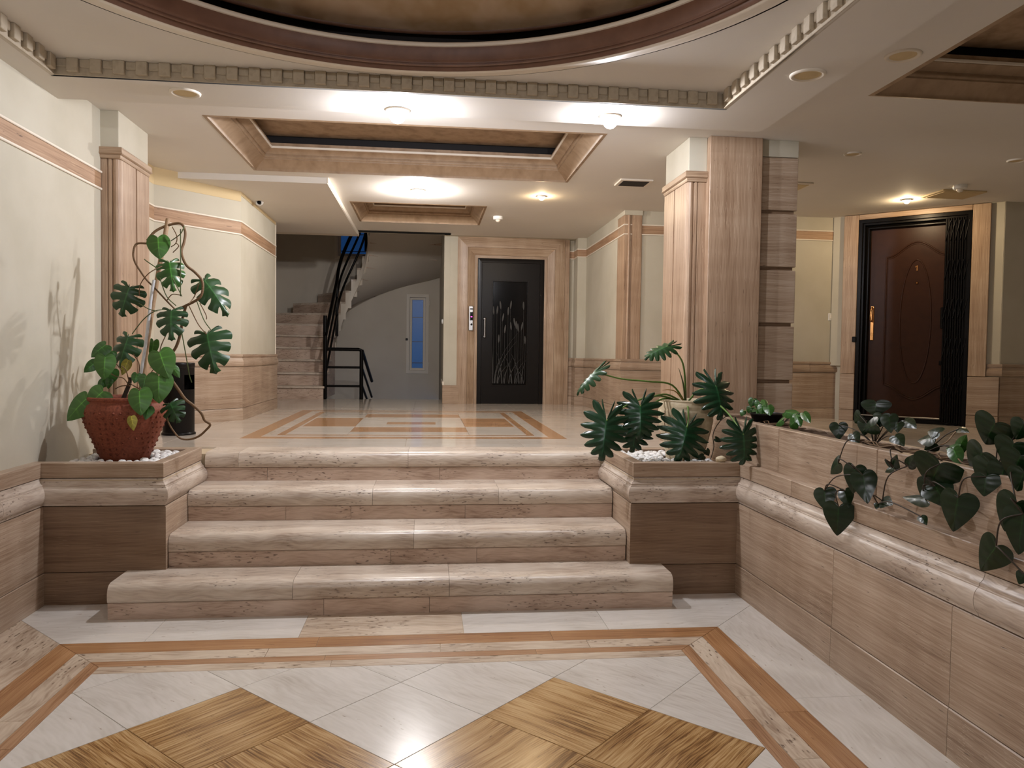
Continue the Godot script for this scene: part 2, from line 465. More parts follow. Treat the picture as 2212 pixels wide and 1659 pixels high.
func build_ceiling() -> void:
	var ce := struct("ceiling", "off-white plaster ceiling with framed coffers and a lowered rim")
	var b := mb()
	cells(b, -2.7, 7.7, -10.3, 2.7, 3.0, 3.12, [[-2.17, 2.135, -4.83, -0.41], C1, C2, C3])
	obj("ceiling_plane", b, M.ceiling, ce)
	b = mb()
	cells(b, -2.17, 2.135, -4.83, -0.41, 2.88, 3.13, [[-2.0, 1.726, -4.42, -0.82]])
	obj("lowered_rim", b, M.ceiling, ce)
	boxed("lowered_panel", Vector3(-2.65, 2.945, -10.12), Vector3(-0.91, 3.01, -7.17), M.ceiling, ce, 0.0)
	boxed("panel_edge", Vector3(-0.914, 2.95, -10.12), Vector3(-0.902, 3.0, -7.165), M.trim_white, ce, 0.002)
	# the field round the dome
	b = mb()
	var seg := 96
	var angs := []
	for k in seg: angs.append(TAU * k / seg)
	for k in [atan2(1.8, 1.846), atan2(1.8, -1.88), TAU + atan2(-1.8, -1.88), TAU + atan2(-1.8, 1.846)]: angs.append(k)
	angs.sort(); angs.append(TAU)
	for j in angs.size() - 1:
		var q := []
		for k in [j, j + 1]:
			var a: float = angs[k]
			var d := Vector3(cos(a), 0, sin(a))
			var e := 99.0
			if absf(d.x) > 1e-6: e = minf(e, (1.846 if d.x > 0 else 1.88) / absf(d.x))
			if absf(d.z) > 1e-6: e = minf(e, 1.8 / absf(d.z))
			q.append(DOME + d * 1.774 + Vector3.UP * 2.965); q.append(DOME + d * e + Vector3.UP * 2.965)
		if (q[0] - q[1]).length() > 0.001 or (q[2] - q[3]).length() > 0.001: b.quad(q[0], q[1], q[3], q[2], Vector3.DOWN)
	obj("dome_surround", b, M.ceiling, ce)
	b = mb()
	b.prism(P2([[-2.01, -4.43], [1.735, -4.43], [1.735, -0.81], [-2.01, -0.81]]), 3.7, 3.78, 0.0, true)
	b.box(Vector3(-2.05, 2.9, -4.5), Vector3(-2.0, 3.78, -0.75)); b.box(Vector3(1.726, 2.9, -4.5), Vector3(1.78, 3.78, -0.75))
	b.box(Vector3(-2.05, 2.9, -4.5), Vector3(1.78, 3.78, -4.42)); b.box(Vector3(-2.05, 2.9, -0.82), Vector3(1.78, 3.78, -0.75))
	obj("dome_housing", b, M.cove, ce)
	# outer roof
	boxed("roof_slab", Vector3(-3.4, TOP, -14.3), Vector3(7.9, TOP + 0.1, 2.9), M.ceiling, ce, 0.0)

func coffer(r: Array, n: String, label: String) -> void:
	var t := struct(n, label)
	var path := [Vector3(r[0], 3.0, r[3]), Vector3(r[0], 3.0, r[2]), Vector3(r[1], 3.0, r[2]), Vector3(r[1], 3.0, r[3])]
	var outer := V2([[-0.02, 0.0], [0.0, -0.004], [0.006, -0.004], [0.008, 0.012], [0.016, 0.02], [0.03, 0.034], [0.05, 0.052], [0.075, 0.07], [0.09, 0.078], [0.09, 0.13], [-0.02, 0.13], [-0.02, 0.0]])
	var bead := V2([[0.08, 0.09], [0.092, 0.088], [0.1, 0.094], [0.103, 0.102], [0.1, 0.11], [0.1, 0.13], [0.08, 0.13], [0.08, 0.09]])
	var inner := V2([[0.09, 0.118], [0.108, 0.118], [0.112, 0.13], [0.13, 0.142], [0.15, 0.150], [0.16, 0.152], [0.16, 0.2], [0.09, 0.2], [0.09, 0.118]])
	var lip := V2([[0.15, 0.156], [0.166, 0.156], [0.17, 0.162], [0.17, 0.172], [0.15, 0.172], [0.15, 0.156]])
	for i in 4:
		piece("cavetto_frame", outer, path, i, M.leather, t, 0, 1, Vector3.UP, true)
		piece("bead_moulding", bead, path, i, M.leather, t, 0, 1, Vector3.UP, true)
		piece("inner_frame", inner, path, i, M.leather, t, 0, 1, Vector3.UP, true)
		piece("lip_moulding", lip, path, i, M.trim_white, t, 0, 1, Vector3.UP, true)
	var b := mb()
	var x0: float = r[0] + 0.03; var x1: float = r[1] - 0.03; var z0: float = r[2] + 0.03; var z1: float = r[3] - 0.03
	b.box(Vector3(x0 - 0.05, 3.1, z0 - 0.05), Vector3(x0, 3.4, z1 + 0.05)); b.box(Vector3(x1, 3.1, z0 - 0.05), Vector3(x1 + 0.05, 3.4, z1 + 0.05))
	b.box(Vector3(x0, 3.1, z0 - 0.05), Vector3(x1, 3.4, z0)); b.box(Vector3(x0, 3.1, z1), Vector3(x1, 3.4, z1 + 0.05))
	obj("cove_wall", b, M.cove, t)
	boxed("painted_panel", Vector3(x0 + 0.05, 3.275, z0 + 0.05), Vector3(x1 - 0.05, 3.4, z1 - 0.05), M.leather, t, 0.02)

func build_dome() -> void:
	var t := struct("trim_1", "round ceiling dome of mottled brown with stepped dark red mouldings")
	var parts := [
		["rim_bead", M.trim_white, [[1.758, 2.99], [1.758, 2.964], [1.752, 2.958], [1.72, 2.953], [1.69, 2.950], [1.675, 2.945], [1.66, 2.944], [1.65, 2.95], [1.648, 2.99]]],
		["dark_moulding", M.dome_ring, [[1.652, 2.962], [1.645, 2.948], [1.632, 2.958], [1.628, 2.972], [1.62, 2.966], [1.612, 2.962], [1.603, 2.966], [1.602, 2.975], [1.596, 2.973], [1.594, 2.98]]],
		["brown_fascia", M.dome_ring, [[1.6, 2.976], [1.594, 2.978], [1.588, 2.99], [1.58, 3.015], [1.574, 3.04], [1.573, 3.06]]],
		["lip_ring", M.trim_white, [[1.575, 3.05], [1.562, 3.051], [1.558, 3.058], [1.558, 3.066], [1.565, 3.072], [1.7, 3.075]]],
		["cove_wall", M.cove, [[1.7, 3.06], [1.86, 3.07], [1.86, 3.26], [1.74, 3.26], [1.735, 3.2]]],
		["dome_edge", M.dome_ring, [[1.765, 3.205], [1.757, 3.19], [1.745, 3.186], [1.735, 3.192], [1.733, 3.2]]],
		["dome_shell", M.dome, [[1.74, 3.2], [1.68, 3.215], [1.62, 3.222], [1.6, 3.235], [1.45, 3.28], [1.25, 3.35], [1.0, 3.42], [0.7, 3.49], [0.35, 3.53], [0.0, 3.54]]]]
	for p in parts:
		var b := mb()
		b.lathe(V2(p[2]), 96, DOME, 0.6, true)
		obj(p[0], b, p[1], t)

func build_cornice() -> void:
	var t := struct("trim_2", "plaster dentil cornice round the lowered ceiling rim")
	var c := [Vector3(-2.0, 2.88, -0.82), Vector3(-2.0, 2.88, -4.42), Vector3(1.726, 2.88, -4.42), Vector3(1.726, 2.88, -0.82)]
	var prof := V2([[-0.02, 0.0], [0.004, 0.0], [0.006, 0.002], [0.006, 0.085], [-0.02, 0.085], [-0.02, 0.0]])
	for i in 4: piece("backing_strip", prof, c, i, M.cornice, t, 0, 1, Vector3.UP, true)
	var bw := 0.059
	var low := mb(); low.box(Vector3(-bw / 2, 0.014, 0.0), Vector3(bw / 2, 0.086, 0.028), 0.003)
	var tall: ArrayMesh = low.mesh()
	low = mb(); low.box(Vector3(-bw / 2 + 0.001, 0.042, 0.0), Vector3(bw / 2 - 0.001, 0.086, 0.012), 0.004)
	var flat: ArrayMesh = low.mesh()
	for i in 3:
		var a: Vector3 = c[i]
		var d: Vector3 = (c[i + 1] - a).normalized()
		var o := d.cross(Vector3.UP)
		var len: float = a.distance_to(c[i + 1])
		var k := 0
		var s := 0.045
		while s < len - 0.03:
			var e := obj("dentil_block" if k % 2 else "spacer_block", tall if k % 2 else flat, M.cornice, t)
			e.transform = Transform3D(Basis(d, Vector3.UP, o), a + d * s + o * 0.004)
			s += bw; k += 1

func wall_mb(x0: float, x1: float, y0: float, y1: float, z0: float, z1: float) -> MB:
	var b := mb()
	b.box(Vector3(x0, y0, z0), Vector3(x1, y1, z1))
	return b

# ---------------------------------------------------------------- stone dados
const LOW_BASE := [[-0.02, 0.0], [0.004, 0.0], [0.004, 0.174], [0.0, 0.178], [-0.02, 0.178]]
const LOW_PANEL := [[-0.02, 0.182], [0.0, 0.182], [0.0, 0.54], [-0.004, 0.545], [-0.02, 0.545]]
const LOW_TORUS := [[-0.03, 0.55], [-0.004, 0.55], [-0.002, 0.56], [0.004, 0.566], [0.012, 0.578], [0.017, 0.595], [0.018, 0.61], [0.015, 0.628], [0.008, 0.642], [0.001, 0.648], [0.001, 0.652], [-0.003, 0.654], [-0.003, 0.664], [-0.01, 0.668], [-0.017, 0.677], [-0.022, 0.69], [-0.023, 0.698], [-0.06, 0.698], [-0.06, 0.55]]
const LOW_CAP := [[-0.082, 0.702], [-0.02, 0.702], [-0.018, 0.704], [-0.018, 0.782], [-0.021, 0.785], [-0.082, 0.785]]
const UP_BASE := [[-0.02, 0.0], [0.012, 0.0], [0.012, 0.112], [0.008, 0.117], [-0.02, 0.117]]
const UP_PANEL := [[-0.02, 0.121], [0.009, 0.121], [0.009, 0.515], [-0.02, 0.515]]
const UP_MOULD := [[-0.02, 0.519], [0.01, 0.519], [0.02, 0.53], [0.022, 0.55], [0.018, 0.578], [0.006, 0.60], [0.004, 0.612], [0.013, 0.615], [0.013, 0.637], [0.01, 0.64], [-0.02, 0.64]]
func closed_prof(a: Array) -> Array:
	var p := V2(a)
	p.append(p[0])
	return p
func dado_run(t: Node, path: Array, i: int, cuts: Array, lower: bool, dark := false) -> void:   # cuts: where the panels of that length are jointed, 0 to 1
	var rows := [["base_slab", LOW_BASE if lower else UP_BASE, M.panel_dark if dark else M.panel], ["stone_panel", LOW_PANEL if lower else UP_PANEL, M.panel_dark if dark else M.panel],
		["torus_moulding" if lower else "dado_moulding", LOW_TORUS if lower else UP_MOULD, M.mould if lower else M.panel]]
	if lower: rows.append(["cap_slab", LOW_CAP, M.panel])
	var g: float = 0.0012 / path[i].distance_to(path[i + 1])
	for k in rows.size():
		var cc := [0.0]
		for c in cuts: cc.append(fposmod(c + [0.0, 0.0, 0.13, 0.29][k] * (1.0 if cuts.size() > 1 else 0.0), 1.0))
		cc.sort()
		cc.append(1.0)
		for j in cc.size() - 1:
			var a: float = cc[j] + (g if j > 0 else 0.0)
			var b: float = cc[j + 1] - (g if j + 2 < cc.size() else 0.0)
			if b - a > 0.004: piece(rows[k][0], closed_prof(rows[k][1]), path, i, rows[k][2], t, a, b)
func frieze(t: Node, path: Array, y0: float, y1: float) -> void:
	var r := V2([[-0.02, y0], [0.003, y0], [0.003, y1], [-0.02, y1], [-0.02, y0]])
	for i in path.size() - 1:
		piece("frieze_band", r, path, i, M.band, t)
		for y in [y0 - 0.013, y1]: piece("frieze_fillet", V2([[-0.02, y], [0.009, y], [0.012, y + 0.004], [0.011, y + 0.013], [-0.02, y + 0.013], [-0.02, y]]), path, i, M.trim_white, t)

const XL := -2.085
const XR := 1.86
const ZL := -4.445
const ZR := -4.405
func build_walls() -> void:
	# left wall of the lower lobby
	var t := struct("wall_left", "cream plaster wall with a brown frieze band over a travertine dado")
	obj("plaster_wall", wall_mb(-3.4, -2.165, -0.1, TOP, -5.42, 2.9), M.plaster, t)
	obj("dado_core", wall_mb(-2.17, XL - 0.045, 0.0, 0.7, ZL + 0.02, 2.7), M.grout, t)
	var lp := [Vector3(XL, 0, 2.7), Vector3(XL, 0, ZL), Vector3(-1.44, 0, ZL), Vector3(-1.44, 0, -5.2)]
	dado_run(t, lp, 0, [0.28, 0.56, 0.81], true)
	frieze(t, [Vector3(-2.165, 0, 2.7), Vector3(-2.165, 0, -5.42)], 2.485, 2.584)
	# left wall of the lift hall: straight, canted, straight
	t = struct("wall_left_upper", "canted cream wall with frieze band above a tan travertine dado")
	var wp := [Vector3(-2.353, 0.75, -5.9), Vector3(-2.353, 0.75, -7.0), Vector3(-1.776, 0.75, -7.66), Vector3(-1.776, 0.75, -9.38), Vector3(-2.6, 0.75, -9.38)]
	var b := mb()
	b.prism(P2([[-2.361, -5.42], [-2.361, -7.003], [-1.786, -7.664], [-1.786, -9.37], [-2.7, -9.37], [-3.4, -9.37], [-3.4, -5.42]]), 0.6, 3.02)
	obj("plaster_wall", b, M.plaster, t)
	for i in 4: dado_run(t, wp, i, [] if i != 2 else [0.5], false)
	frieze(t, [wp[0] + Vector3(-0.008, -0.75, 0), wp[1] + Vector3(-0.008, -0.75, -0.003), wp[2] + Vector3(-0.01, -0.75, -0.004), wp[3] + Vector3(-0.01, -0.75, 0.01)], 2.543, 2.654)
	for i in 3: piece("paint_strip", V2([[-0.02, 2.1], [-0.006, 2.1], [-0.006, 2.252], [-0.02, 2.252], [-0.02, 2.1]]) if i < 2 else V2([[-0.02, 2.16], [-0.006, 2.16], [-0.006, 2.252], [-0.02, 2.252], [-0.02, 2.16]]), wp, i, M.patch, t)
	boxed("corner_bead", Vector3(-1.798, 1.39, -9.378), Vector3(-1.78, 2.95, -9.362), M.trim_white, t, 0.004)
	# right side: the low wall that carries the planting trough
	t = struct("wall_right", "long low travertine wall with a rounded torus moulding beside the lower floor")
	obj("dado_core", wall_mb(XR + 0.045, 1.96, 0.0, 0.7, ZR + 0.02, 2.7), M.grout, t)
	var rp := [Vector3(1.205, 0, -5.2), Vector3(1.205, 0, ZR), Vector3(XR, 0, ZR), Vector3(XR, 0, 2.7)]
	dado_run(t, rp, 2, [0.155, 0.2675, 0.55, 0.8], true)
	# planters beside the steps
	for s in 2:
		var p: Node3D = thing("stone_planter", ["square travertine planter left of the steps, holding the terracotta pot", "square travertine planter right of the steps, holding the cream pot"][s], "planter")
		if s == 0:
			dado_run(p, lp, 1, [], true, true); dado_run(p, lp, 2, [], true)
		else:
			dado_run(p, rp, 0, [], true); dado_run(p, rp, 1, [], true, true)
		var x0: float = [XL + 0.02, 1.245][s]
		var x1: float = [-1.48, XR - 0.02][s]
		var zf: float = [ZL, ZR][s] - 0.05
		boxed("planter_core", Vector3(x0 - [0.09, 0.02][s], 0.0, -5.19), Vector3(x1 + [0.02, 0.1][s], 0.69, zf + 0.03), M.grout, p, 0.0)
		boxed("soil_bed", Vector3(x0, 0.69, -5.12), Vector3(x1, 0.745, zf - 0.03), M.soil, p, 0.0)
		boxed("cap_slab", Vector3(x0 - [0.04, 0.0][s], 0.702, -5.2), Vector3(x1 - 0.02, 0.782, -5.125), M.panel, p, 0.003)
	# right wall of the lift hall and the side hall behind the column
	t = struct("wall_right_upper", "cream walls of the side hall with frieze band and travertine dado")
	var hp := [Vector3(1.9, 0.75, -10.44), Vector3(1.99, 0.75, -10.44), Vector3(1.99, 0.75, -10.2), Vector3(2.11, 0.75, -10.2), Vector3(2.11, 0.75, -8.2), Vector3(4.64, 0.75, -8.2)]
	obj("plaster_wall", wall_mb(2.12, 7.9, 0.6, 3.02, -10.9, -8.21), M.plaster, t)
	obj("corner_pier", wall_mb(2.0, 2.2, 0.6, 3.02, -10.9, -10.21), M.plaster, t)
	for i in 5: dado_run(t, hp, i, [0.45, 0.72] if i == 4 else ([0.4] if i == 3 else []), false)
	var fp := []
	for p in hp: fp.append(Vector3(p.x + (0.01 if p.x > 1.95 else 0.0), 0, p.z - 0.01))
	frieze(t, fp, 2.753, 2.842)
	# stone pilaster on the corner of the side hall
	var pl := thing("corner_pilaster", "narrow fluted travertine pilaster on the hall corner right of the lift", "pilaster")
	b = mb(Vector3.UP)
	b.prism(P2([[2.116, -8.5], [2.116, -8.225], [2.118, -8.2], [2.155, -8.2], [2.158, -8.192], [2.168, -8.188], [2.178, -8.192], [2.18, -8.2], [2.19, -8.2], [2.19, -8.208], [2.2, -8.208], [2.2, -8.196], [2.305, -8.196], [2.31, -8.2], [2.31, -8.5]]), 1.385, 2.95)
	obj("fluted_shaft", b, M.shaft, pl)
	boxed("capital_block", Vector3(2.11, 2.95, -8.5), Vector3(2.315, 3.0, -8.185), M.plaster, pl, 0.003)
	# back wall round the lift
	t = struct("wall_back", "cream back wall of the lift hall with the lift doorway and stair opening")
	b = mb()
	b.box(Vector3(0.22, 0.6, -10.9), Vector3(2.2, 3.02, -10.47)); b.box(Vector3(0.22, 0.6, -14.2), Vector3(0.5, TOP, -10.41)); b.box(Vector3(0.22, 3.0, -10.9), Vector3(7.9, TOP, -10.3))
	b.box(Vector3(0.3, 0.75, -10.5), Vector3(0.425, 3.0, -10.4))
	obj("plaster_wall", b, M.plaster, t)
	boxed("base_block", Vector3(0.212, 0.75, -10.6), Vector3(0.43, 1.0, -10.388), M.frame_stone, t, 0.003)
	boxed("base_coping", Vector3(0.208, 1.0, -11.4), Vector3(0.232, 1.05, -10.388), M.trim_white, t, 0.003)
	b = mb()
	b.box(Vector3(-3.4, 2.95, -10.32), Vector3(-0.9, TOP, -10.12)); b.box(Vector3(-0.9, 3.0, -10.32), Vector3(0.3, TOP, -10.12)); b.box(Vector3(-3.4, 3.02, -9.5), Vector3(-2.4, TOP, -9.37))
	obj("stair_header", b, M.stair_wall, t)
	t = struct("wall_far", "dim grey plaster walls of the stairwell")
	b = mb()
	var wins := [[-0.345, 0.0, 1.09, 2.47], [-1.62, -1.02, 3.12, 4.2]]
	var w2 := MB.new()
	cells(w2, -3.4, 0.4, -1.0, TOP, 0.0, 0.2, wins.map(func(h): return [h[0], h[1], h[2], h[3]]))
	for k in w2.v.size():   # the slab, laid flat by cells(), stood upright
		w2.v[k] = Vector3(w2.v[k].x, w2.v[k].z, -14.02 - w2.v[k].y)
		w2.n[k] = Vector3(w2.n[k].x, w2.n[k].z, -w2.n[k].y)
	obj("stair_back_wall", w2, M.stair_wall, t)
	b.box(Vector3(-3.4, -1.0, -14.2), Vector3(-2.66, TOP, -9.37))
	obj("stair_side_wall", b, M.stair_wall, t)
	# outer walls that close the rooms behind the camera and beyond the frame
	t = struct("wall_front", "cream outer walls behind the entrance")
	b = mb()
	b.box(Vector3(-3.4, -0.1, 2.7), Vector3(7.9, TOP, 2.9)); b.box(Vector3(7.7, -0.1, -10.9), Vector3(7.9, TOP, 2.9)); b.box(Vector3(7.6, -0.1, -7.3), Vector3(7.7, 3.02, 2.7))
	obj("plaster_wall", b, M.plaster, t)

# ---------------------------------------------------------------- floors
func poly_rect(x0: float, x1: float, z0: float, z1: float) -> PackedVector2Array: return P2([[x0, z0], [x1, z0], [x1, z1], [x0, z1]])
func tile(t: Node, poly: PackedVector2Array, y: float, m: Material, grain: Vector3, called := "floor_tile", gap := 0.001) -> void:
	var ins := Geometry2D.offset_polygon(poly, -gap, Geometry2D.JOIN_MITER)
	for p in ins:
		if Geometry2D.is_polygon_clockwise(p): continue
		var area := 0.0
		for i in p.size(): area += p[i].cross(p[(i + 1) % p.size()]) / 2.0
		if absf(area) < 0.0006: continue
		var b := mb(grain)
		b.prism(p, y - 0.012, y + rng.randf() * 0.0004, 0.0008)
		obj(called, b, m, t)
func tiles_in(t: Node, outer: PackedVector2Array, holes: Array, y: float, m: Material, o: Vector2, ux: Vector2, uy: Vector2, grain: Vector3) -> void:   # a grid of tiles clipped to a field with holes
	for i in range(-12, 13):
		for j in range(-12, 13):
			var a := o + ux * i + uy * j
			var todo := Geometry2D.intersect_polygons(PackedVector2Array([a, a + ux, a + ux + uy, a + uy]), outer)
			for h in holes:
				var next: Array[PackedVector2Array] = []
				for q in todo: next.append_array(Geometry2D.clip_polygons(q, h))
				todo = next
			for q in todo: tile(t, q, y, m, grain)
func band(t: Node, r: Array, w: float, y: float, m: Material, cuts: int) -> void:   # a mitred border; r = outer x0, x1, z0 (far), z1 (near)
	var O := P2([[r[0], r[2]], [r[1], r[2]], [r[1], r[3]], [r[0], r[3]]])
	var I := P2([[r[0] + w, r[2] + w], [r[1] - w, r[2] + w], [r[1] - w, r[3] - w], [r[0] + w, r[3] - w]])
	for i in 4:
		var j := (i + 1) % 4
		var d := (O[j] - O[i]).normalized()
		for k in cuts:
			var f0 := float(k) / cuts + (0.06 * sin(k * 7.0 + i) if k > 0 else 0.0)
			var f1 := float(k + 1) / cuts + (0.06 * sin((k + 1) * 7.0 + i) if k + 1 < cuts else 0.0)
			var a := O[i].lerp(O[j], f0)
			var b := O[i].lerp(O[j], f1)
			var q := PackedVector2Array([a, b, (I[j] if k + 1 == cuts else b + Vector2(-d.y, d.x) * w), (I[i] if k == 0 else a + Vector2(-d.y, d.x) * w)])
			tile(t, q, y, m, Vector3(d.x, 0, d.y), "border_tile")

func build_floors() -> void:
	var t := struct("floor", "polished cream floor with orange stone borders and brown diamonds")
	obj("floor_slab", wall_mb(-2.3, 2.0, -0.16, -0.004, -5.3, 2.8), M.grout, t)
	# outer field
	var R1 := [-1.737, 1.535, -3.85, -1.39]
	var ring := [poly_rect(R1[0], R1[1], R1[2], R1[3])]
	for f in [[-2.09, 1.87, -4.5, -3.85], [-2.09, 1.87, -1.39, 2.7]]:
		var k := 0
		for x in [-2.09, -1.35, -0.62, 0.2, 0.95, 1.87]:
			if x >= 1.87: break
			var nx: float = [-1.35, -0.62, 0.2, 0.95, 1.87][k]
			k += 1
			if f[2] < -4: # the far strip meets the side strips on a mitre
				var q := PackedVector2Array([Vector2(x, f[2]), Vector2(nx, f[2]), Vector2(nx if nx < 1.8 else 1.535, f[3]), Vector2(x if x > -2.0 else -1.737, f[3])])
				if k == 1: q = P2([[-2.09, -4.5], [-1.35, -4.5], [-1.35, -3.85], [-1.737, -3.85], [-2.09, -4.21]])
				if k == 5: q = P2([[0.95, -4.5], [1.87, -4.5], [1.87, -4.19], [1.535, -3.85], [0.95, -3.85]])
				tile(t, q, 0.0, M.tile_white if k % 3 else M.tile_grey, Vector3(1, 0, 0))
			else:
				for z in [-1.39, -0.4, 0.6, 1.6]: tile(t, poly_rect(x, nx, z, minf(z + 1.0, 2.7)), 0.0, M.tile_white, Vector3(1, 0, 0))
	for z in [[-3.85, -3.0], [-3.0, -2.1], [-2.1, -1.39]]:
		var far: bool = z[0] < -3.5
		tile(t, P2([[-2.09, -4.21 if far else z[0]], [-1.737, z[0]], [-1.737, z[1]], [-2.09, z[1]]]), 0.0, M.tile_grey if far else M.tile_white, Vector3(0, 0, 1))
		tile(t, P2([[1.535, z[0]], [1.87, -4.19 if far else z[0]], [1.87, z[1]], [1.535, z[1]]]), 0.0, M.tile_white, Vector3(0, 0, 1))
	band(t, R1, 0.132, 0.0, M.tile_orange, 3)
	band(t, [-1.605, 1.403, -3.718, -1.522], 0.106, 0.0, M.tile_grey, 4)
	band(t, [-1.499, 1.297, -3.612, -1.628], 0.06, 0.0, M.tile_tan, 3)
	# inside: a grey strip along the far side, white field on the diagonal, two diamonds of four
	tile(t, poly_rect(-1.439, -0.42, -3.552, -3.475), 0.0, M.tile_grey, Vector3(1, 0, 0))
	tile(t, poly_rect(-0.42, 1.237, -3.552, -3.475), 0.0, M.tile_grey, Vector3(1, 0, 0))
	var h := 0.667
	var dia := []
	for cx in [-0.765, 0.569]:
		dia.append(P2([[cx, -2.62 - h], [cx + h, -2.62], [cx, -2.62 + h], [cx - h, -2.62]]))
		for k in 4:
			var c: Vector2 = Vector2(cx, -2.62) + [Vector2(0, -h / 2), Vector2(h / 2, 0), Vector2(0, h / 2), Vector2(-h / 2, 0)][k]
			var g := Vector3(1, 0, 1) if (k % 2 == 0) == (cx > 0) else Vector3(1, 0, -1)
			tile(t, PackedVector2Array([c + Vector2(0, -h / 2), c + Vector2(h / 2, 0), c + Vector2(0, h / 2), c + Vector2(-h / 2, 0)]), 0.0, M.tile_gold, g.normalized(), "diamond_tile", 0.0015)
	tiles_in(t, poly_rect(-1.439, 1.237, -3.475, -1.688), dia, 0.0, M.tile_white, Vector2(-0.098, -2.62), Vector2(h, -h) * 0.5, Vector2(h, h) * 0.5, Vector3(1, 0, 1))
	# upper floor
	t = struct("floor_upper", "glossy cream upper floor with tan border and geometric inlay")
	var b := mb()
	b.box(Vector3(-2.7, 0.5, -11.35), Vector3(0.25, 0.738, -9.4)); b.box(Vector3(-2.4, 0.0, -9.4), Vector3(1.95, 0.738, -5.22)); b.box(Vector3(0.2, 0.5, -10.5), Vector3(2.2, 0.738, -9.4))
	b.box(Vector3(1.95, 0.5, -10.5), Vector3(2.26, 0.738, -5.25)); b.box(Vector3(2.26, 0.5, -8.3), Vector3(7.8, 0.738, 2.8))
	obj("floor_slab", b, M.grout, t)
	var U := [-1.42, 1.125, -9.05, -6.05]
	var hole := [poly_rect(U[0], U[1], U[2], U[3])]
	tiles_in(t, P2([[-2.36, -9.4], [2.12, -9.4], [2.12, -5.5], [-2.36, -5.5]]), hole, 0.75, M.tile_upper, Vector2(-0.15, -7.55), Vector2(0.86, 0), Vector2(0, 0.75), Vector3(1, 0, 0))
	tiles_in(t, P2([[-2.7, -11.35], [0.22, -11.35], [0.22, -9.4], [-2.7, -9.4]]), [], 0.75, M.tile_upper, Vector2(-0.15, -11.3), Vector2(0.86, 0), Vector2(0, 0.65), Vector3(1, 0, 0))
	tiles_in(t, P2([[0.22, -10.5], [2.12, -10.5], [2.12, -9.4], [0.22, -9.4]]), [], 0.75, M.tile_upper, Vector2(0.22, -10.5), Vector2(0.86, 0), Vector2(0, 0.65), Vector3(1, 0, 0))
	tiles_in(t, P2([[2.12, -8.2], [7.6, -8.2], [7.6, -5.4], [2.12, -5.4]]), [], 0.75, M.tile_upper, Vector2(4.5, -6.4), Vector2(0.9, 0), Vector2(0, 0.9), Vector3(1, 0, 0))
	tiles_in(t, P2([[2.26, -5.4], [7.6, -5.4], [7.6, 2.7], [2.26, 2.7]]), [], 0.75, M.tile_upper, Vector2(4.5, -6.4), Vector2(0.9, 0), Vector2(0, 0.9), Vector3(1, 0, 0))
	band(t, U, 0.13, 0.75, M.tile_upper_tan, 3)
	band(t, [U[0] + 0.13, U[1] - 0.13, U[2] + 0.13, U[3] - 0.13], 0.1, 0.75, M.tile_upper, 3)
	band(t, [U[0] + 0.23, U[1] - 0.23, U[2] + 0.23, U[3] - 0.23], 0.06, 0.75, M.tile_upper_tan, 3)
	var inl := []
	for r in [[-0.64, 0.355, -7.0, -6.57], [-0.64, 0.355, -8.52, -8.09], [-1.11, -0.64, -8.0, -7.06], [0.355, 0.815, -8.0, -7.06], [-0.375, 0.09, -7.8, -7.28]]:
		inl.append(poly_rect(r[0], r[1], r[2], r[3]))
		var wide: bool = r[1] - r[0] > 0.6
		for k in 2:
			var q := poly_rect(lerpf(r[0], r[1], k * 0.5), lerpf(r[0], r[1], k * 0.5 + 0.5), r[2], r[3]) if wide else poly_rect(r[0], r[1], lerpf(r[2], r[3], k * 0.5), lerpf(r[2], r[3], k * 0.5 + 0.5))
			tile(t, q, 0.75, M.tile_upper_tan, Vector3(1, 0, 0), "inlay_tile")
	tiles_in(t, poly_rect(U[0] + 0.29, U[1] - 0.29, U[2] + 0.29, U[3] - 0.29), inl, 0.75, M.tile_upper, Vector2(-0.64, -8.0), Vector2(0.995, 0), Vector2(0, 0.94), Vector3(1, 0, 0))

# ---------------------------------------------------------------- the four entrance steps
func build_steps() -> void:
	var t := thing("entrance_steps", "four broad travertine steps with rounded nosings rising to the lift hall", "steps")
	var zf := [-4.175, -4.485, -4.84, -5.205]
	var zb := [-4.5, -4.87, -5.235, -5.52]
	var xs := [[-1.645, 1.395], [-1.437, 1.2], [-1.437, 1.2], [-1.437, 1.2]]
	var rc := [[0.364, 0.55], [0.47, 0.66], [0.22, 0.37, 0.64], [0.15, 0.58]]
	var tc := [[0.31, 0.585], [0.52], [0.42, 0.72], [0.08, 0.5]]
	for k in 4:
		var y: float = 0.1875 * k
		var d: float = zf[k] - zb[k]
		var rp := closed_prof([[0.02 - d, y], [0.0, y], [0.001, y + 0.084], [-0.002, y + 0.087], [0.02 - d, y + 0.087]])
		var np := closed_prof([[-d, y + 0.089], [0.0, y + 0.089], [0.006, y + 0.094], [0.009, y + 0.11], [0.009, y + 0.135], [0.005, y + 0.155], [-0.004, y + 0.171], [-0.018, y + 0.182], [-0.034, y + 0.1865], [-0.05, y + 0.1875], [-d, y + 0.1875]])
		var path := [Vector3(xs[k][0], 0, zf[k]), Vector3(xs[k][1], 0, zf[k])]
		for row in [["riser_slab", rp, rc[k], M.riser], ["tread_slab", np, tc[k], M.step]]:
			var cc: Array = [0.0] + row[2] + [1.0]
			for j in cc.size() - 1: piece(row[0], row[1], path, 0, row[3], t, cc[j] + (0.0003 if j else 0.0), cc[j + 1] - 0.0003)

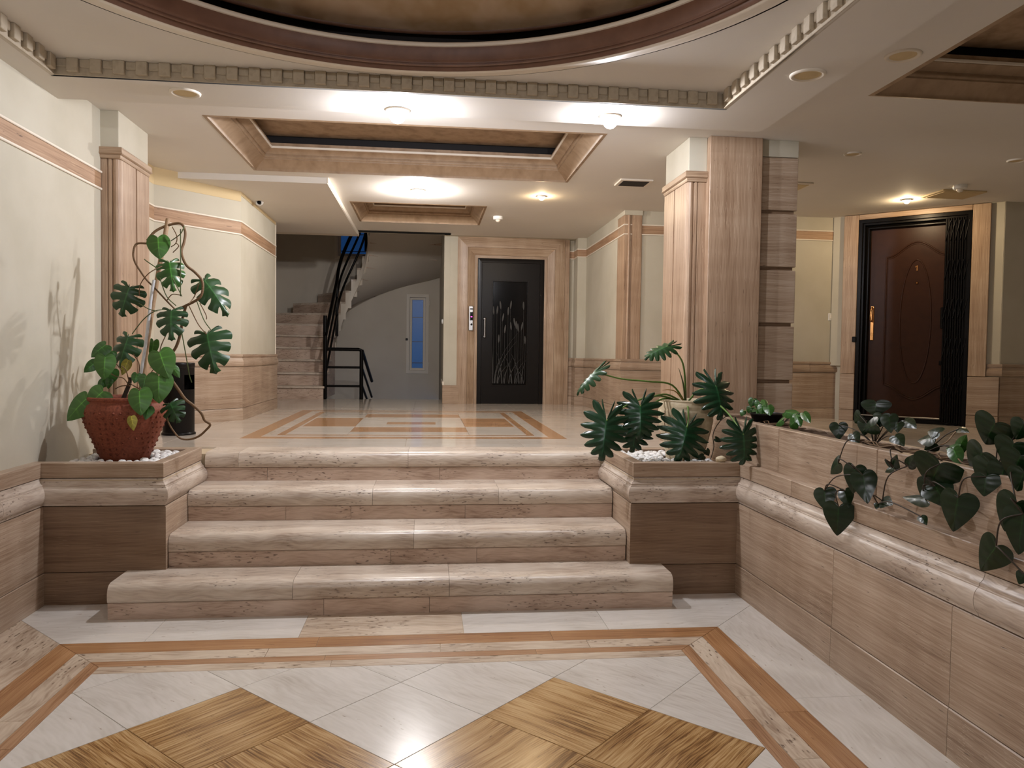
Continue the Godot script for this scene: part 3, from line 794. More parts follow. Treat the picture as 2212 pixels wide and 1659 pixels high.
# ---------------------------------------------------------------- stair and stairwell
func build_stair() -> void:
	var ax := Vector2(-1.2, -12.62)
	var ri := 0.27
	var ro := 1.42
	var rise := 0.188
	var t := thing("staircase", "winding stone staircase climbing behind the stair opening", "staircase")
	var stone_m: Material = M.step
	var n := 0
	for k in 5:   # straight flight
		var z0 := -11.22 - 0.28 * k
		boxed("stair_step", Vector3(ax.x - ro, 0.75, z0 - 0.28), Vector3(ax.x - ri, 0.75 + rise * (k + 1) - 0.035, z0), M.riser, t, 0.0)
		boxed("stair_tread", Vector3(ax.x - ro, 0.75 + rise * (k + 1) - 0.033, z0 - 0.29), Vector3(ax.x - ri + 0.02, 0.75 + rise * (k + 1), z0 + 0.03), stone_m, t, 0.006)
		n += 1
	var wind := 9
	var slab := 0.2
	for k in wind + 8:
		var y := 0.75 + rise * (n + k + 1)
		var poly := []
		var in_wind := k < wind
		if in_wind:
			var a0 := PI * k / wind
			var a1 := PI * (k + 1) / wind + 0.02
			for s in 4:
				var a := lerpf(a0, a1, s / 3.0)
				var q := Vector2(-cos(a), -sin(a))
				poly.append(ax + q * minf(ro, 1.42 / maxf(absf(q.x), absf(q.y))))
			for s in 4:
				var a := lerpf(a1, a0, s / 3.0)
				poly.append(ax + Vector2(-cos(a), -sin(a)) * ri)
		else:
			var z0 := -12.62 + 0.28 * (k - wind)
			poly = [Vector2(ax.x + ri, z0), Vector2(ax.x + ro, z0), Vector2(ax.x + ro, z0 + 0.3), Vector2(ax.x + ri, z0 + 0.3)]
		var b := mb()
		b.prism(PackedVector2Array(poly), y - 0.033, y, 0.004, true)
		obj("stair_tread", b, stone_m, t)
		b = mb()
		b.prism(PackedVector2Array(poly), y - rise - 0.01, y - 0.033, 0.0, true)
		obj("stair_step", b, M.riser, t)
		b = mb()
		if in_wind:
			for s in 3:
				var q0: Vector2 = ax + (poly[7 - s] - ax) * 0.98
				var q1: Vector2 = ax + (poly[6 - s] - ax) * 0.98
				b.quad(Vector3(q0.x, y - rise - 0.1, q0.y), Vector3(q1.x, y - rise - 0.1, q1.y), Vector3(q1.x, y - 0.034, q1.y), Vector3(q0.x, y - 0.034, q0.y), Vector3(ax.x - q0.x, 0, ax.y - q0.y))
		else: b.box(Vector3(poly[0].x - 0.006, y - rise - 0.1, poly[0].y), Vector3(poly[0].x, y - 0.034, poly[2].y))
		obj("step_side", b, M.trim_white, t)
	# curved soffit and inner stringer
	var P := []
	var Q := []
	var U := []
	for i in 49:
		var s := i / 48.0 * 17.0 - 0.2   # in steps from the start of the winders
		var y := 0.75 + rise * (n + s) - slab + 0.02
		var row := []
		var pin: Vector2
		var pout: Vector2
		if s <= wind:
			var a := PI * s / wind
			var q := Vector2(-cos(a), -sin(a))
			pin = ax + q * (ri - 0.03)
			pout = ax + q * minf(2.0, 1.425 / maxf(absf(q.x), absf(q.y)))
		else:
			var z := -12.62 + 0.28 * (s - wind)
			pin = Vector2(ax.x + ri - 0.03, z); pout = Vector2(ax.x + 1.425, z)
		for j in 9:
			var m := pin.lerp(pout, j / 8.0)
			row.append(Vector3(m.x, y - 0.06 * sin(PI * j / 8.0), m.y))
		P.append(row)
		Q.append([Vector3(pin.x, y, pin.y), Vector3(pin.x, y + slab * 0.5, pin.y), Vector3(pin.x, y + slab * 0.8, pin.y)])
		U.append(row.map(func(p): return Vector2(p.x, p.z)))
	var b2 := mb()
	b2.sheet(P, U)
	obj("stair_soffit", b2, M.stair_wall, t)
	b2 = mb()
	b2.sheet(Q, Q.map(func(r): return r.map(func(p): return Vector2(p.x, p.y))))
	obj("stair_stringer", b2, M.trim_white, t)
	# steps that go down on the right of the well
	for k in 4: boxed("descending_step", Vector3(-0.92, -0.3, -11.66 - 0.28 * k), Vector3(0.22, 0.56 - rise * k, -11.37 - 0.28 * k), M.riser, t, 0.004)
	boxed("well_floor", Vector3(-2.66, -0.5, -14.05), Vector3(0.22, -0.3, -11.3), M.stair_wall, t, 0.0)
	boxed("well_edge", Vector3(-1.46, -0.3, -11.37), Vector3(0.22, 0.738, -11.352), M.stair_wall, t, 0.0)
	# handrail of the climbing flight
	var r := thing("stair_railing", "black iron stair railing with three bars climbing the winding stair", "railing")
	var newel := Vector3(-1.44, 0.94, -11.26)
	var bars := [[], [], []]
	for i in 40:
		var s := i / 39.0 * 16.0
		var y := 0.75 + rise * (s + 0.6)
		var p: Vector2
		if s < 5: p = Vector2(ax.x - 0.24, -11.22 - 0.28 * s)
		elif s < 14:
			var a := PI * (s - 5) / 9.0
			p = ax + Vector2(-cos(a), -sin(a)) * 0.24
		else: p = Vector2(ax.x + 0.24, -12.62 + 0.28 * (s - 14))
		for k in 3: bars[k].append(Vector3(p.x, y + [0.8, 0.52, 0.24][k], p.y))
	for k in 3:
		var b := mb()
		b.tube(bars[k], [0.027, 0.018, 0.018][k], 8)
		obj(["handrail", "rail_bar", "rail_bar"][k], b, M.iron, r)
	for i in [0, 12, 30]:
		var b := mb()
		var p: Vector3 = bars[0][i]
		b.tube([Vector3(p.x, p.y - 0.9, p.z), p], 0.024, 8)
		obj("baluster_post", b, M.iron, r)
	# guard across the well
	var g := thing("guard_rail", "black iron guard rail with three bars at the stairwell edge", "railing")
	for k in 3:
		var b := mb()
		var y: float = 0.75 + [0.72, 0.46, 0.19][k]
		b.tube([Vector3(-1.44, y, -11.27), Vector3(-0.98, y, -11.27), Vector3(-0.95, y - 0.01, -11.27), Vector3(-0.938, y - 0.04, -11.27)] if k == 0 else [Vector3(-1.44, y, -11.27), Vector3(-0.94, y, -11.27)], 0.025 if k == 0 else 0.017, 8)
		obj("top_rail" if k == 0 else "rail_bar", b, M.iron, g)
	for x in [-1.455, -0.938]:
		var b := mb()
		b.tube([Vector3(x, 0.75, -11.27), Vector3(x, 1.47 if x > -1 else 1.95, -11.27)], 0.028, 10)
		obj("guard_post", b, M.iron, g)
	for k in 3:
		var b := mb()
		b.tube([Vector3(-0.93, 0.75 + [0.7, 0.45, 0.2][k], -11.3), Vector3(-0.86, 0.28 + [0.7, 0.45, 0.2][k], -12.3)], 0.024 if k == 0 else 0.017, 8)
		obj("descending_bar", b, M.iron, g)
	# windows in the far stairwell wall
	for s in 2:
		var w := struct("window_%d" % (s + 1), ["narrow white stairwell window with blue dusk glass", "upper stairwell window with deep blue dusk glass"][s])
		var q: Array = [[-0.345, 0.0, 1.09, 2.47], [-1.62, -1.02, 3.12, 4.2]][s]
		var z := -14.03
		var pf := closed_prof([[-0.03, -0.1], [0.035, -0.1], [0.035, 0.02], [0.03, 0.028], [-0.026, 0.03], [-0.03, 0.026]])
		var pth := [Vector3(q[0], q[2], z), Vector3(q[0], q[3], z), Vector3(q[1], q[3], z), Vector3(q[1], q[2], z)]
		for i in 4: piece("window_frame", pf, pth, i, M.trim_white, w, 0, 1, Vector3(0, 0, 1), true)
		pf = closed_prof([[0.036, -0.07], [0.075, -0.07], [0.075, -0.03], [0.07, -0.024], [0.036, -0.022]])
		for i in 4: piece("window_sash", pf, pth, i, M.trim_white, w, 0, 1, Vector3(0, 0, 1), true)
		boxed("window_pane", Vector3(q[0] + 0.07, q[2] + 0.07, z - 0.06), Vector3(q[1] - 0.07, q[3] - 0.07, z - 0.055), M.glass_blue, w, 0.0)
		for k in 3: boxed("pane_bar", Vector3(q[0], lerpf(q[2], q[3], [0.12, 0.4, 0.72][k]) - 0.008, z - 0.15), Vector3(q[1], lerpf(q[2], q[3], [0.12, 0.4, 0.72][k]) + 0.008, z - 0.13), M.stair_wall, w, 0.002)
		if s == 0:
			boxed("window_latch", Vector3(q[0] - 0.04, 1.66, z), Vector3(q[0] + 0.0, 1.7, z + 0.045), M.iron, w, 0.004)
			for y in [1.22, 2.34]: boxed("window_hinge", Vector3(q[1] + 0.025, y - 0.05, z), Vector3(q[1] + 0.045, y + 0.05, z + 0.04), M.trim_white, w, 0.006)
	var sw := thing("wall_button", "small round white button on the stairwell pier", "switch", Vector3(0.218, 1.87, -10.7))
	var b3 := mb()
	b3.tube([Vector3(0.0, 0, 0), Vector3(-0.016, 0, 0), Vector3(-0.02, 0, 0)], [0.035, 0.035, 0.02], 14)
	obj("button_face", b3, M.plastic, sw)

# ---------------------------------------------------------------- lift
func build_lift() -> void:
	var zw := -10.45
	var f := struct("trim_3", "stepped travertine surround of the lift door")
	var path := [Vector3(0.40, 0.75, zw), Vector3(0.40, 3.0, zw), Vector3(1.86, 3.0, zw), Vector3(1.86, 0.75, zw)]
	var flat := closed_prof([[0.0, -0.02], [0.0, 0.058], [0.003, 0.06], [0.135, 0.06], [0.137, 0.058], [0.137, -0.02]])
	var bevel := closed_prof([[0.139, -0.02], [0.139, 0.056], [0.15, 0.05], [0.225, 0.018], [0.235, 0.012], [0.235, -0.02]])
	var inn := closed_prof([[0.237, -0.02], [0.237, 0.008], [0.265, 0.008], [0.285, 0.004], [0.285, -0.02]])
	for i in 3:
		for p in [["surround_slab", flat], ["surround_bevel", bevel], ["surround_inner", inn]]: piece(p[0], p[1], path, i, M.frame_stone, f, 0, 1, Vector3(0, 0, 1))
	boxed("surround_slab", Vector3(1.862, 0.75, zw - 0.02), Vector3(1.925, 3.0, zw + 0.055), M.frame_stone, f, 0.003, Vector3.UP)
	var d := struct("door_1", "black metal lift door with an etched dark glass panel")
	tag(d, "black metal lift door with an etched dark glass panel", "door")
	var x0 := 0.685; var x1 := 1.575; var y0 := 0.75; var y1 := 2.715
	var dp := [Vector3(x0, y0, zw), Vector3(x0, y1, zw), Vector3(x1, y1, zw), Vector3(x1, y0, zw)]
	for i in 3: piece("door_frame", closed_prof([[-0.01, -0.02], [-0.01, 0.012], [0.0, 0.016], [0.045, 0.016], [0.048, 0.013], [0.048, -0.02]]), dp, i, M.black, d, 0, 1, Vector3(0, 0, 1))
	var gx0 := 0.875; var gx1 := 1.362; var gy0 := 1.0; var gy1 := 2.425
	var b := mb()
	for q in [[x0 + 0.05, gx0, y0 + 0.006, y1 - 0.05], [gx1, x1 - 0.05, y0 + 0.006, y1 - 0.05], [gx0, gx1, y0 + 0.006, gy0], [gx0, gx1, gy1, y1 - 0.05]]: b.box(Vector3(q[0], q[2], zw - 0.02), Vector3(q[1], q[3], zw + 0.008))
	obj("door_leaf", b, M.black, d)
	var gp := [Vector3(gx0, gy0, zw), Vector3(gx0, gy1, zw), Vector3(gx1, gy1, zw), Vector3(gx1, gy0, zw)]
	for i in 4: piece("glass_bead", closed_prof([[-0.008, 0.006], [-0.006, 0.012], [0.008, 0.012], [0.012, 0.002], [0.012, -0.02], [-0.008, -0.02]]), gp, i, M.black, d, 0, 1, Vector3(0, 0, 1), true)
	var gl := boxed("glass_panel", Vector3(gx0 - 0.005, gy0 - 0.005, zw - 0.02), Vector3(gx1 + 0.005, gy1 + 0.005, zw - 0.006), M.glass_black, d, 0.0)
	# reeds etched into the glass, a hair proud of it
	var e := mb()
	var rr := RandomNumberGenerator.new()
	rr.seed = 5
	var zg := zw - 0.0052
	var blades := [[-0.22, -0.235, 0.5, 0.012], [-0.2, -0.12, 0.36, 0.012], [-0.16, 0.10, 0.58, 0.012], [-0.15, 0.03, 0.30, 0.011], [-0.10, -0.17, 0.42, 0.012], [-0.06, 0.05, 0.36, 0.01], [0.0, 0.16, 0.34, 0.012], [0.04, -0.06, 0.38, 0.012], [0.08, 0.2, 0.30, 0.012], [0.14, 0.02, 0.42, 0.012], [0.17, 0.23, 0.33, 0.011], [0.2, 0.06, 0.24, 0.01], [0.1, 0.18, 0.2, 0.009], [-0.08, -0.02, 0.2, 0.008], [-0.19, 0.2, 0.78, 0.007]]
	for q in blades:
		for s in 8:
			var a := s / 8.0
			var c := (s + 1) / 8.0
			var ca := Vector3(1.118 + lerpf(q[0], q[1], a * a), 1.03 + q[2] * a, zg)
			var cb := Vector3(1.118 + lerpf(q[0], q[1], c * c), 1.03 + q[2] * c, zg)
			var wa: float = q[3] * (1.0 - a * 0.9) / 2.0
			var wb: float = q[3] * (1.0 - c * 0.9) / 2.0
			e.quad(ca + Vector3(-wa, 0, 0), ca + Vector3(wa, 0, 0), cb + Vector3(wb, 0, 0), cb + Vector3(-wb, 0, 0), Vector3(0, 0, 1))
	for k in 15:
		var x := 0.9 + 0.44 * k / 14.0 + rr.randf_range(-0.012, 0.012)
		var top := rr.randf_range(1.55, 2.05)
		e.quad(Vector3(x - 0.0012, 1.05, zg), Vector3(x + 0.0012, 1.05, zg), Vector3(x + 0.0012, top, zg), Vector3(x - 0.0012, top, zg), Vector3(0, 0, 1))
		var lean := rr.randf_range(-0.02, 0.02)
		for s in 6:
			var a := s / 6.0
			var c := (s + 1) / 6.0
			var wa := 0.011 * sqrt(maxf(0.02, sin(PI * clampf(a, 0.04, 0.96))))
			var wb := 0.011 * sqrt(maxf(0.02, sin(PI * clampf(c, 0.04, 0.96))))
			var pa := Vector3(x + lean * a, top + 0.11 * a, zg)
			var pb := Vector3(x + lean * c, top + 0.11 * c, zg)
			e.quad(pa - Vector3(wa, 0, 0), pa + Vector3(wa, 0, 0), pb + Vector3(wb, 0, 0), pb - Vector3(wb, 0, 0), Vector3(0, 0, 1))
	obj("etched_reeds", e, M.etch, gl)
	b = mb()
	b.tube([Vector3(0.775, 1.655, zw + 0.05), Vector3(0.775, 1.915, zw + 0.05)], 0.011, 12)
	for y in [1.665, 1.905]:
		b.tube([Vector3(0.775, y, zw + 0.006), Vector3(0.775, y, zw + 0.05)], 0.012, 12)
		b.tube([Vector3(0.775, y, zw + 0.007), Vector3(0.775, y, zw + 0.014), Vector3(0.775, y, zw + 0.02)], [0.026, 0.026, 0.014], 16)
	obj("door_handle", b, M.steel, d)
	var p := thing("lift_call_panel", "slim steel lift call panel with a glowing magenta display", "call panel", Vector3(0.585, 1.74, zw + 0.03))
	boxed("panel_body", Vector3(-0.032, 0, -0.03), Vector3(0.032, 0.335, 0.036), M.steel, p, 0.008, Vector3.UP)
	boxed("display_window", Vector3(-0.012, 0.14, 0.034), Vector3(0.028, 0.25, 0.039), M.glass_black, p, 0.002)
	var led := mb()
	led.lathe(V2([[0, -0.006], [0.008, -0.005], [0.011, 0.0], [0.008, 0.005], [0, 0.006]]), 12, Vector3(0.008, 0.188, 0.04))
	obj("display_light", led, M.led, p)
	b = mb()
	b.tube([Vector3(0.008, 0.085, 0.035), Vector3(0.008, 0.085, 0.042)], 0.014, 16)
	obj("call_button", b, M.black, p)
	boxed("maker_plate", Vector3(-0.012, 0.285, 0.034), Vector3(0.028, 0.3, 0.038), M.black, p, 0.001)

# ---------------------------------------------------------------- flat door 1 with its folding gate, on the canted wall of the side hall
func build_flat_door() -> void:
	var a := Vector3(4.58, 0.75, -8.1)
	var turn := -atan2(0.95, 1.0)
	var w := struct("wall_canted", "canted wall of the side hall round the flat door")
	w.position = a; w.rotation.y = turn
	var b := mb()
	b.box(Vector3(-0.12, -0.1, -0.5), Vector3(0.13, 2.27, -0.06)); b.box(Vector3(1.25, -0.1, -0.5), Vector3(1.5, 2.27, -0.01)); b.box(Vector3(0.1, 2.2, -0.5), Vector3(1.3, 2.27, -0.06)); b.box(Vector3(0.0, -0.1, -0.6), Vector3(1.5, 2.27, -0.3))
	b.box(Vector3(-0.12, 0.6, -0.3), Vector3(0.0, 2.27, -0.015))
	obj("plaster_wall", b, M.plaster, w)
	for q in [[0.0, 0.15, 0.0, 0.118], [0.0, 0.15, 0.122, 0.51], [0.0, 0.15, 0.514, 2.245], [1.225, 1.383, 0.514, 2.245], [1.225, 1.50, 0.0, 0.118], [1.225, 1.5, 0.122, 0.51]]:
		boxed("jamb_slab", Vector3(q[0], q[2], -0.2), Vector3(q[1], q[3], 0.03 if q[3] > 1 else 0.034), M.frame_stone if q[3] > 1 else M.panel, w, 0.004, Vector3.UP if q[3] > 1 else Vector3(1, 0, 0))
	boxed("lintel_slab", Vector3(0.152, 2.19, -0.2), Vector3(1.223, 2.245, 0.03), M.frame_stone, w, 0.004)
	piece("dado_moulding", closed_prof(UP_MOULD), [Vector3(1.386, 0, 0.0), Vector3(1.52, 0, 0.0)], 0, M.panel, w)
	var w2 := struct("wall_side", "dim cream wall of the side hall with brown dado beside the flat door")
	var ox := a + Vector3(1, 0, 0.95).normalized() * 1.5
	obj("plaster_wall", wall_mb(ox.x, 7.7, 0.6, 3.02, ox.z - 0.3, ox.z - 0.01), M.plaster, w2)
	var sp := [Vector3(ox.x, 0.75, ox.z), Vector3(7.6, 0.75, ox.z)]
	dado_run(w2, sp, 0, [0.5], false)
	var d := struct("door_2", "dark brown flat door numbered 1 with a black folding gate")
	tag(d, "dark brown flat door numbered 1 with a black folding gate", "door")
	d.position = a; d.rotation.y = turn
	var fp := [Vector3(0.152, 0.0, 0), Vector3(0.152, 2.188, 0), Vector3(1.223, 2.188, 0), Vector3(1.223, 0.0, 0)]
	for i in 3:
		piece("gate_frame", closed_prof([[0, -0.1], [0, 0.028], [0.004, 0.032], [0.036, 0.032], [0.04, 0.028], [0.04, 0.008], [0.05, 0.008], [0.05, 0.018], [0.062, 0.018], [0.062, -0.1]]), fp, i, M.iron, d, 0, 1, Vector3(0, 0, 1))
		piece("door_frame", closed_prof([[0.062, -0.14], [0.062, -0.03], [0.072, -0.026], [0.084, -0.04], [0.095, -0.04], [0.106, -0.06], [0.106, -0.14]]), fp, i, M.iron, d, 0, 1, Vector3(0, 0, 1))
	boxed("door_leaf", Vector3(0.25, 0.06, -0.16), Vector3(1.2, 2.09, -0.085), M.wood, d, 0.004, Vector3.UP)
	boxed("threshold_bar", Vector3(0.2, 0.0, -0.14), Vector3(1.2, 0.055, -0.05), M.iron, d, 0.006)
	boxed("gate_rail", Vector3(0.2, 0.058, -0.03), Vector3(1.0, 0.07, -0.015), M.steel, d, 0.003)
	# raised mouldings: arched panel and long oval
	var zl := -0.086
	var pts := []
	var xl := 0.418; var xr := 1.01; var xm := 0.715
	for k in 21:
		var u := k / 20.0
		pts.append(Vector3(lerpf(xl, xr, u), 1.775 + 0.15 * pow(sin(PI * u), 2.0), zl))
	for k in 21:
		var u := 1.0 - k / 20.0
		pts.append(Vector3(lerpf(xl, xr, u), 0.40 - 0.15 * pow(sin(PI * u), 2.0), zl))
	pts.append(pts[0])
	for s in [[1.0, 0.009], [0.955, 0.005]]:
		b = mb()
		b.tube(pts.map(func(p): return Vector3(xm + (p.x - xm) * s[0], 1.08 + (p.y - 1.08) * (s[0] * 0.5 + 0.5), zl)), s[1], 8, false)
		obj("panel_moulding", b, M.wood, d)
	b = mb()
	var ov := []
	for k in 49: ov.append(Vector3(xm + 0.148 * sin(TAU * k / 48), 1.08 + 0.655 * cos(TAU * k / 48), zl))
	b.tube(ov, 0.008, 8, false)
	obj("oval_moulding", b, M.wood, d)
	var tm := TextMesh.new()
	var sf := SystemFont.new()
	sf.font_names = PackedStringArray(["Droid Sans"]); sf.font_weight = 700; sf.font_italic = true
	tm.text = "1"; tm.font = sf; tm.font_size = 32; tm.pixel_size = 0.0024; tm.depth = 0.008
	var num := obj("door_number", tm, M.brass, d)
	num.position = Vector3(xm, 1.645, zl + 0.005)
	b = mb()
	b.tube([Vector3(xm + 0.005, 1.49, zl), Vector3(xm + 0.005, 1.49, zl + 0.006), Vector3(xm + 0.005, 1.49, zl + 0.009)], [0.015, 0.014, 0.007], 14)
	obj("peephole", b, M.brass, d)
	var hpl := boxed("handle_plate", Vector3(0.272, 0.88, -0.088), Vector3(0.31, 1.255, -0.074), M.brass, d, 0.005, Vector3.UP)
	b = mb()
	b.tube([Vector3(0.291, 1.09, -0.076), Vector3(0.291, 1.09, -0.04), Vector3(0.286, 1.1, -0.028), Vector3(0.284, 1.14, -0.026), Vector3(0.286, 1.2, -0.028), Vector3(0.29, 1.235, -0.04), Vector3(0.291, 1.24, -0.076)], 0.009, 10)
	obj("door_handle", b, M.brass, hpl)
	boxed("keyhole_plate", Vector3(0.284, 0.93, -0.076), Vector3(0.298, 0.965, -0.07), M.brass, hpl, 0.003)
	boxed("gate_lock", Vector3(0.118, 0.86, 0.0), Vector3(0.16, 0.92, 0.05), M.iron, d, 0.005)
	# the folding gate, pushed together on the hinge side
	for k in 10:
		var x := 0.985 + 0.0215 * k
		b = mb(Vector3.UP)
		b.box(Vector3(x, 0.03, -0.02 + 0.008 * (k % 2)), Vector3(x + 0.016, 2.13, 0.02 + 0.008 * (k % 2)), 0.003)
		obj("gate_bar", b, M.iron, d)
	for y in [0.4, 0.8, 1.2, 1.6, 2.0]:
		for k in 5:
			b = mb()
			b.tube([Vector3(0.99 + 0.043 * k, y - 0.1, 0.03), Vector3(1.03 + 0.043 * k, y + 0.1, 0.03)], 0.006, 6)
			obj("gate_lattice", b, M.iron, d)
	for y in [0.62, 1.0]: boxed("gate_latch", Vector3(0.965, y, -0.02), Vector3(0.99, y + (0.05 if y < 0.9 else 0.22), 0.03), M.iron, d, 0.005)

# ---------------------------------------------------------------- pilaster and column at the head of the steps
func pilaster(cx: float, s: float, label: String) -> void:
	var t := thing("pilaster", label, "pilaster")
	var w := func(p): return Vector2(cx + s * p[0], p[1])   # p[0] grows from the hall towards the wall
	var zf := -5.42
	var shape := [[0.0, -5.97], [0.0, -5.735], [0.014, -5.735], [0.014, -5.71], [0.0, -5.71], [0.0, -5.475], [0.001, -5.46], [0.006, -5.446], [0.014, -5.435], [0.026, -5.429], [0.038, -5.431], [0.046, -5.436], [0.046, -5.441], [0.054, -5.441], [0.054, -5.428], [0.072, -5.428], [0.074, -5.436], [0.08, -5.436], [0.082, -5.428], [0.13, -5.428], [0.3, -5.428], [0.3, -5.97]]
	var b := mb(Vector3.UP)
	b.prism(PackedVector2Array(shape.map(w)), 0.75, 2.684)
	obj("fluted_shaft", b, M.shaft, t)
	var pth := [Vector3(cx, 0, -5.96), Vector3(cx, 0, zf), Vector3(cx + s * 0.13, 0, zf)]
	if s > 0: pth = [pth[0], pth[1], Vector3(cx + 0.138, 0, zf)]
	else: pth = [Vector3(cx - 0.13, 0, zf), Vector3(cx, 0, zf), Vector3(cx, 0, -5.96)]
	var cap := closed_prof([[-0.06, 2.684], [0.006, 2.684], [0.012, 2.70], [0.012, 2.706], [0.022, 2.708], [0.028, 2.714], [0.028, 2.718], [0.024, 2.72], [0.024, 2.752], [0.02, 2.756], [-0.06, 2.756]])
	for i in 2: piece("capital_moulding", cap, pth, i, M.frame_stone, t)
	b = mb()
	var x0 := minf(cx, cx + s * 0.14)
	b.box(Vector3(x0 + (0.004 if s > 0 else 0.0), 2.73, -5.96), Vector3(x0 + 0.14 - (0.004 if s < 0 else 0.0), 3.0, zf), 0.003)
	obj("plaster_block", b, M.plaster, t)

func build_column() -> void:
	pilaster(-2.045, -1.0, "fluted travertine pilaster on the left wall behind the terracotta pot")
	pilaster(1.86, 1.0, "fluted travertine pilaster side of the big column behind the cream pot")
	var t := thing("stone_column", "broad travertine column slab beside the pilaster, vertical grain", "column")
	boxed("front_slab", Vector3(2.0, 0.75, -5.96), Vector3(2.392, 3.0, -5.36), M.shaft, t, 0.004, Vector3.UP)
	t = thing("banded_pier", "dim banded travertine pier with grooved courses on the column's far side", "pier")
	var ys := [0.75, 0.845, 1.255, 1.673, 2.082, 2.493, 2.88]
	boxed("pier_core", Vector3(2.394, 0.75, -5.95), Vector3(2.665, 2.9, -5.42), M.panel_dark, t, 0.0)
	for k in 6: boxed("pier_course", Vector3(2.394, ys[k] + 0.004, -5.96), Vector3(2.682, ys[k + 1] - (0.022 if k > 0 and k < 5 else 0.003), -5.40), M.panel, t, 0.004)
	boxed("plaster_block", Vector3(2.394, 2.88, -5.96), Vector3(2.68, 3.0, -5.395), M.plaster, t, 0.003)

# ---------------------------------------------------------------- planting trough on the low wall
func build_trough() -> void:
	var t := thing("planting_trough", "long raised travertine planting trough above the low wall, full of trailing plants", "trough")
	var cuts := [2.6, 0.4, -1.35, -3.1, -4.03, -5.25]
	for k in cuts.size() - 1:
		boxed("front_slab", Vector3(1.93, 0.7, cuts[k + 1] + 0.001), Vector3(1.985, 1.03, cuts[k] - 0.001), M.panel, t, 0.004, Vector3(0, 0, 1))
		boxed("back_slab", Vector3(2.215, 0.75, cuts[k + 1] + 0.001), Vector3(2.26, 1.015, cuts[k] - 0.001), M.panel, t, 0.004, Vector3(0, 0, 1))
	boxed("end_slab", Vector3(1.99, 0.75, -5.25), Vector3(2.21, 1.02, -5.2), M.panel, t, 0.004)
	var P := []
	var U := []
	var f := FastNoiseLite.new()
	f.seed = 9; f.frequency = 6.0
	for i in 161:
		var row := []
		for j in 9:
			var x := 1.98 + 0.24 * j / 8.0
			var z := 2.6 - 7.85 * i / 160.0
			row.append(Vector3(x, 1.005 + 0.018 * f.get_noise_2d(x * 3, z * 2) + 0.012 * f.get_noise_2d(x * 9, z * 9), z))
		P.append(row)
		U.append(row.map(func(p): return Vector2(p.x, p.z)))
	var b := mb()
	b.sheet(P, U)
	obj("soil_surface", b, M.soil, t)

# ---------------------------------------------------------------- ceiling fittings
func ring_light(at: Vector3, r: float, label: String, group := "") -> Node3D:   # an unlit recessed spot
	var t := thing("ceiling_spot", label, "ceiling light", at, group)
	var b := mb()
	b.lathe(V2([[r, 0.0], [r * 0.99, -0.006], [r * 0.9, -0.011], [r * 0.8, -0.009], [r * 0.72, -0.002], [r * 0.7, 0.0]]), 32)
	obj("trim_ring", b, M.trim_white, t)
	b = mb()
	b.lathe(V2([[r * 0.73, -0.004], [r * 0.6, -0.0025], [r * 0.45, -0.0015], [r * 0.42, -0.003], [0.0, -0.003]]), 32, Vector3.ZERO, 0.6, true)
	obj("reflector", b, M.patch, t)
	return t
func lamp(at: Vector3, r: float, energy: float, col: Color, label: String, bulb: Material, drop := 0.03) -> void:
	var t := thing("ceiling_lamp", label, "ceiling light", at)
	var b := mb()
	b.lathe(V2([[r * 1.5, 0.0], [r * 1.48, -0.006], [r * 1.3, -0.011], [r * 1.1, -0.008], [r * 0.9, -0.002]]), 32)
	obj("trim_ring", b, M.trim_white, t)
	b = mb()
	var pr := []
	for k in 13:
		var a := PI * k / 12.0
		pr.append(Vector2(r * sin(a), -drop - r * cos(a)))
	b.lathe(pr, 24)
	obj("bulb", b, bulb, t)
	var l := OmniLight3D.new()
	l.name = "lamp_light"
	t.add_child(l)
	l.position = Vector3(0, -drop, 0)
	l.light_energy = energy; l.light_color = col; l.light_size = r * 0.6
	l.omni_range = 30.0; l.omni_attenuation = 2.0; l.shadow_enabled = true

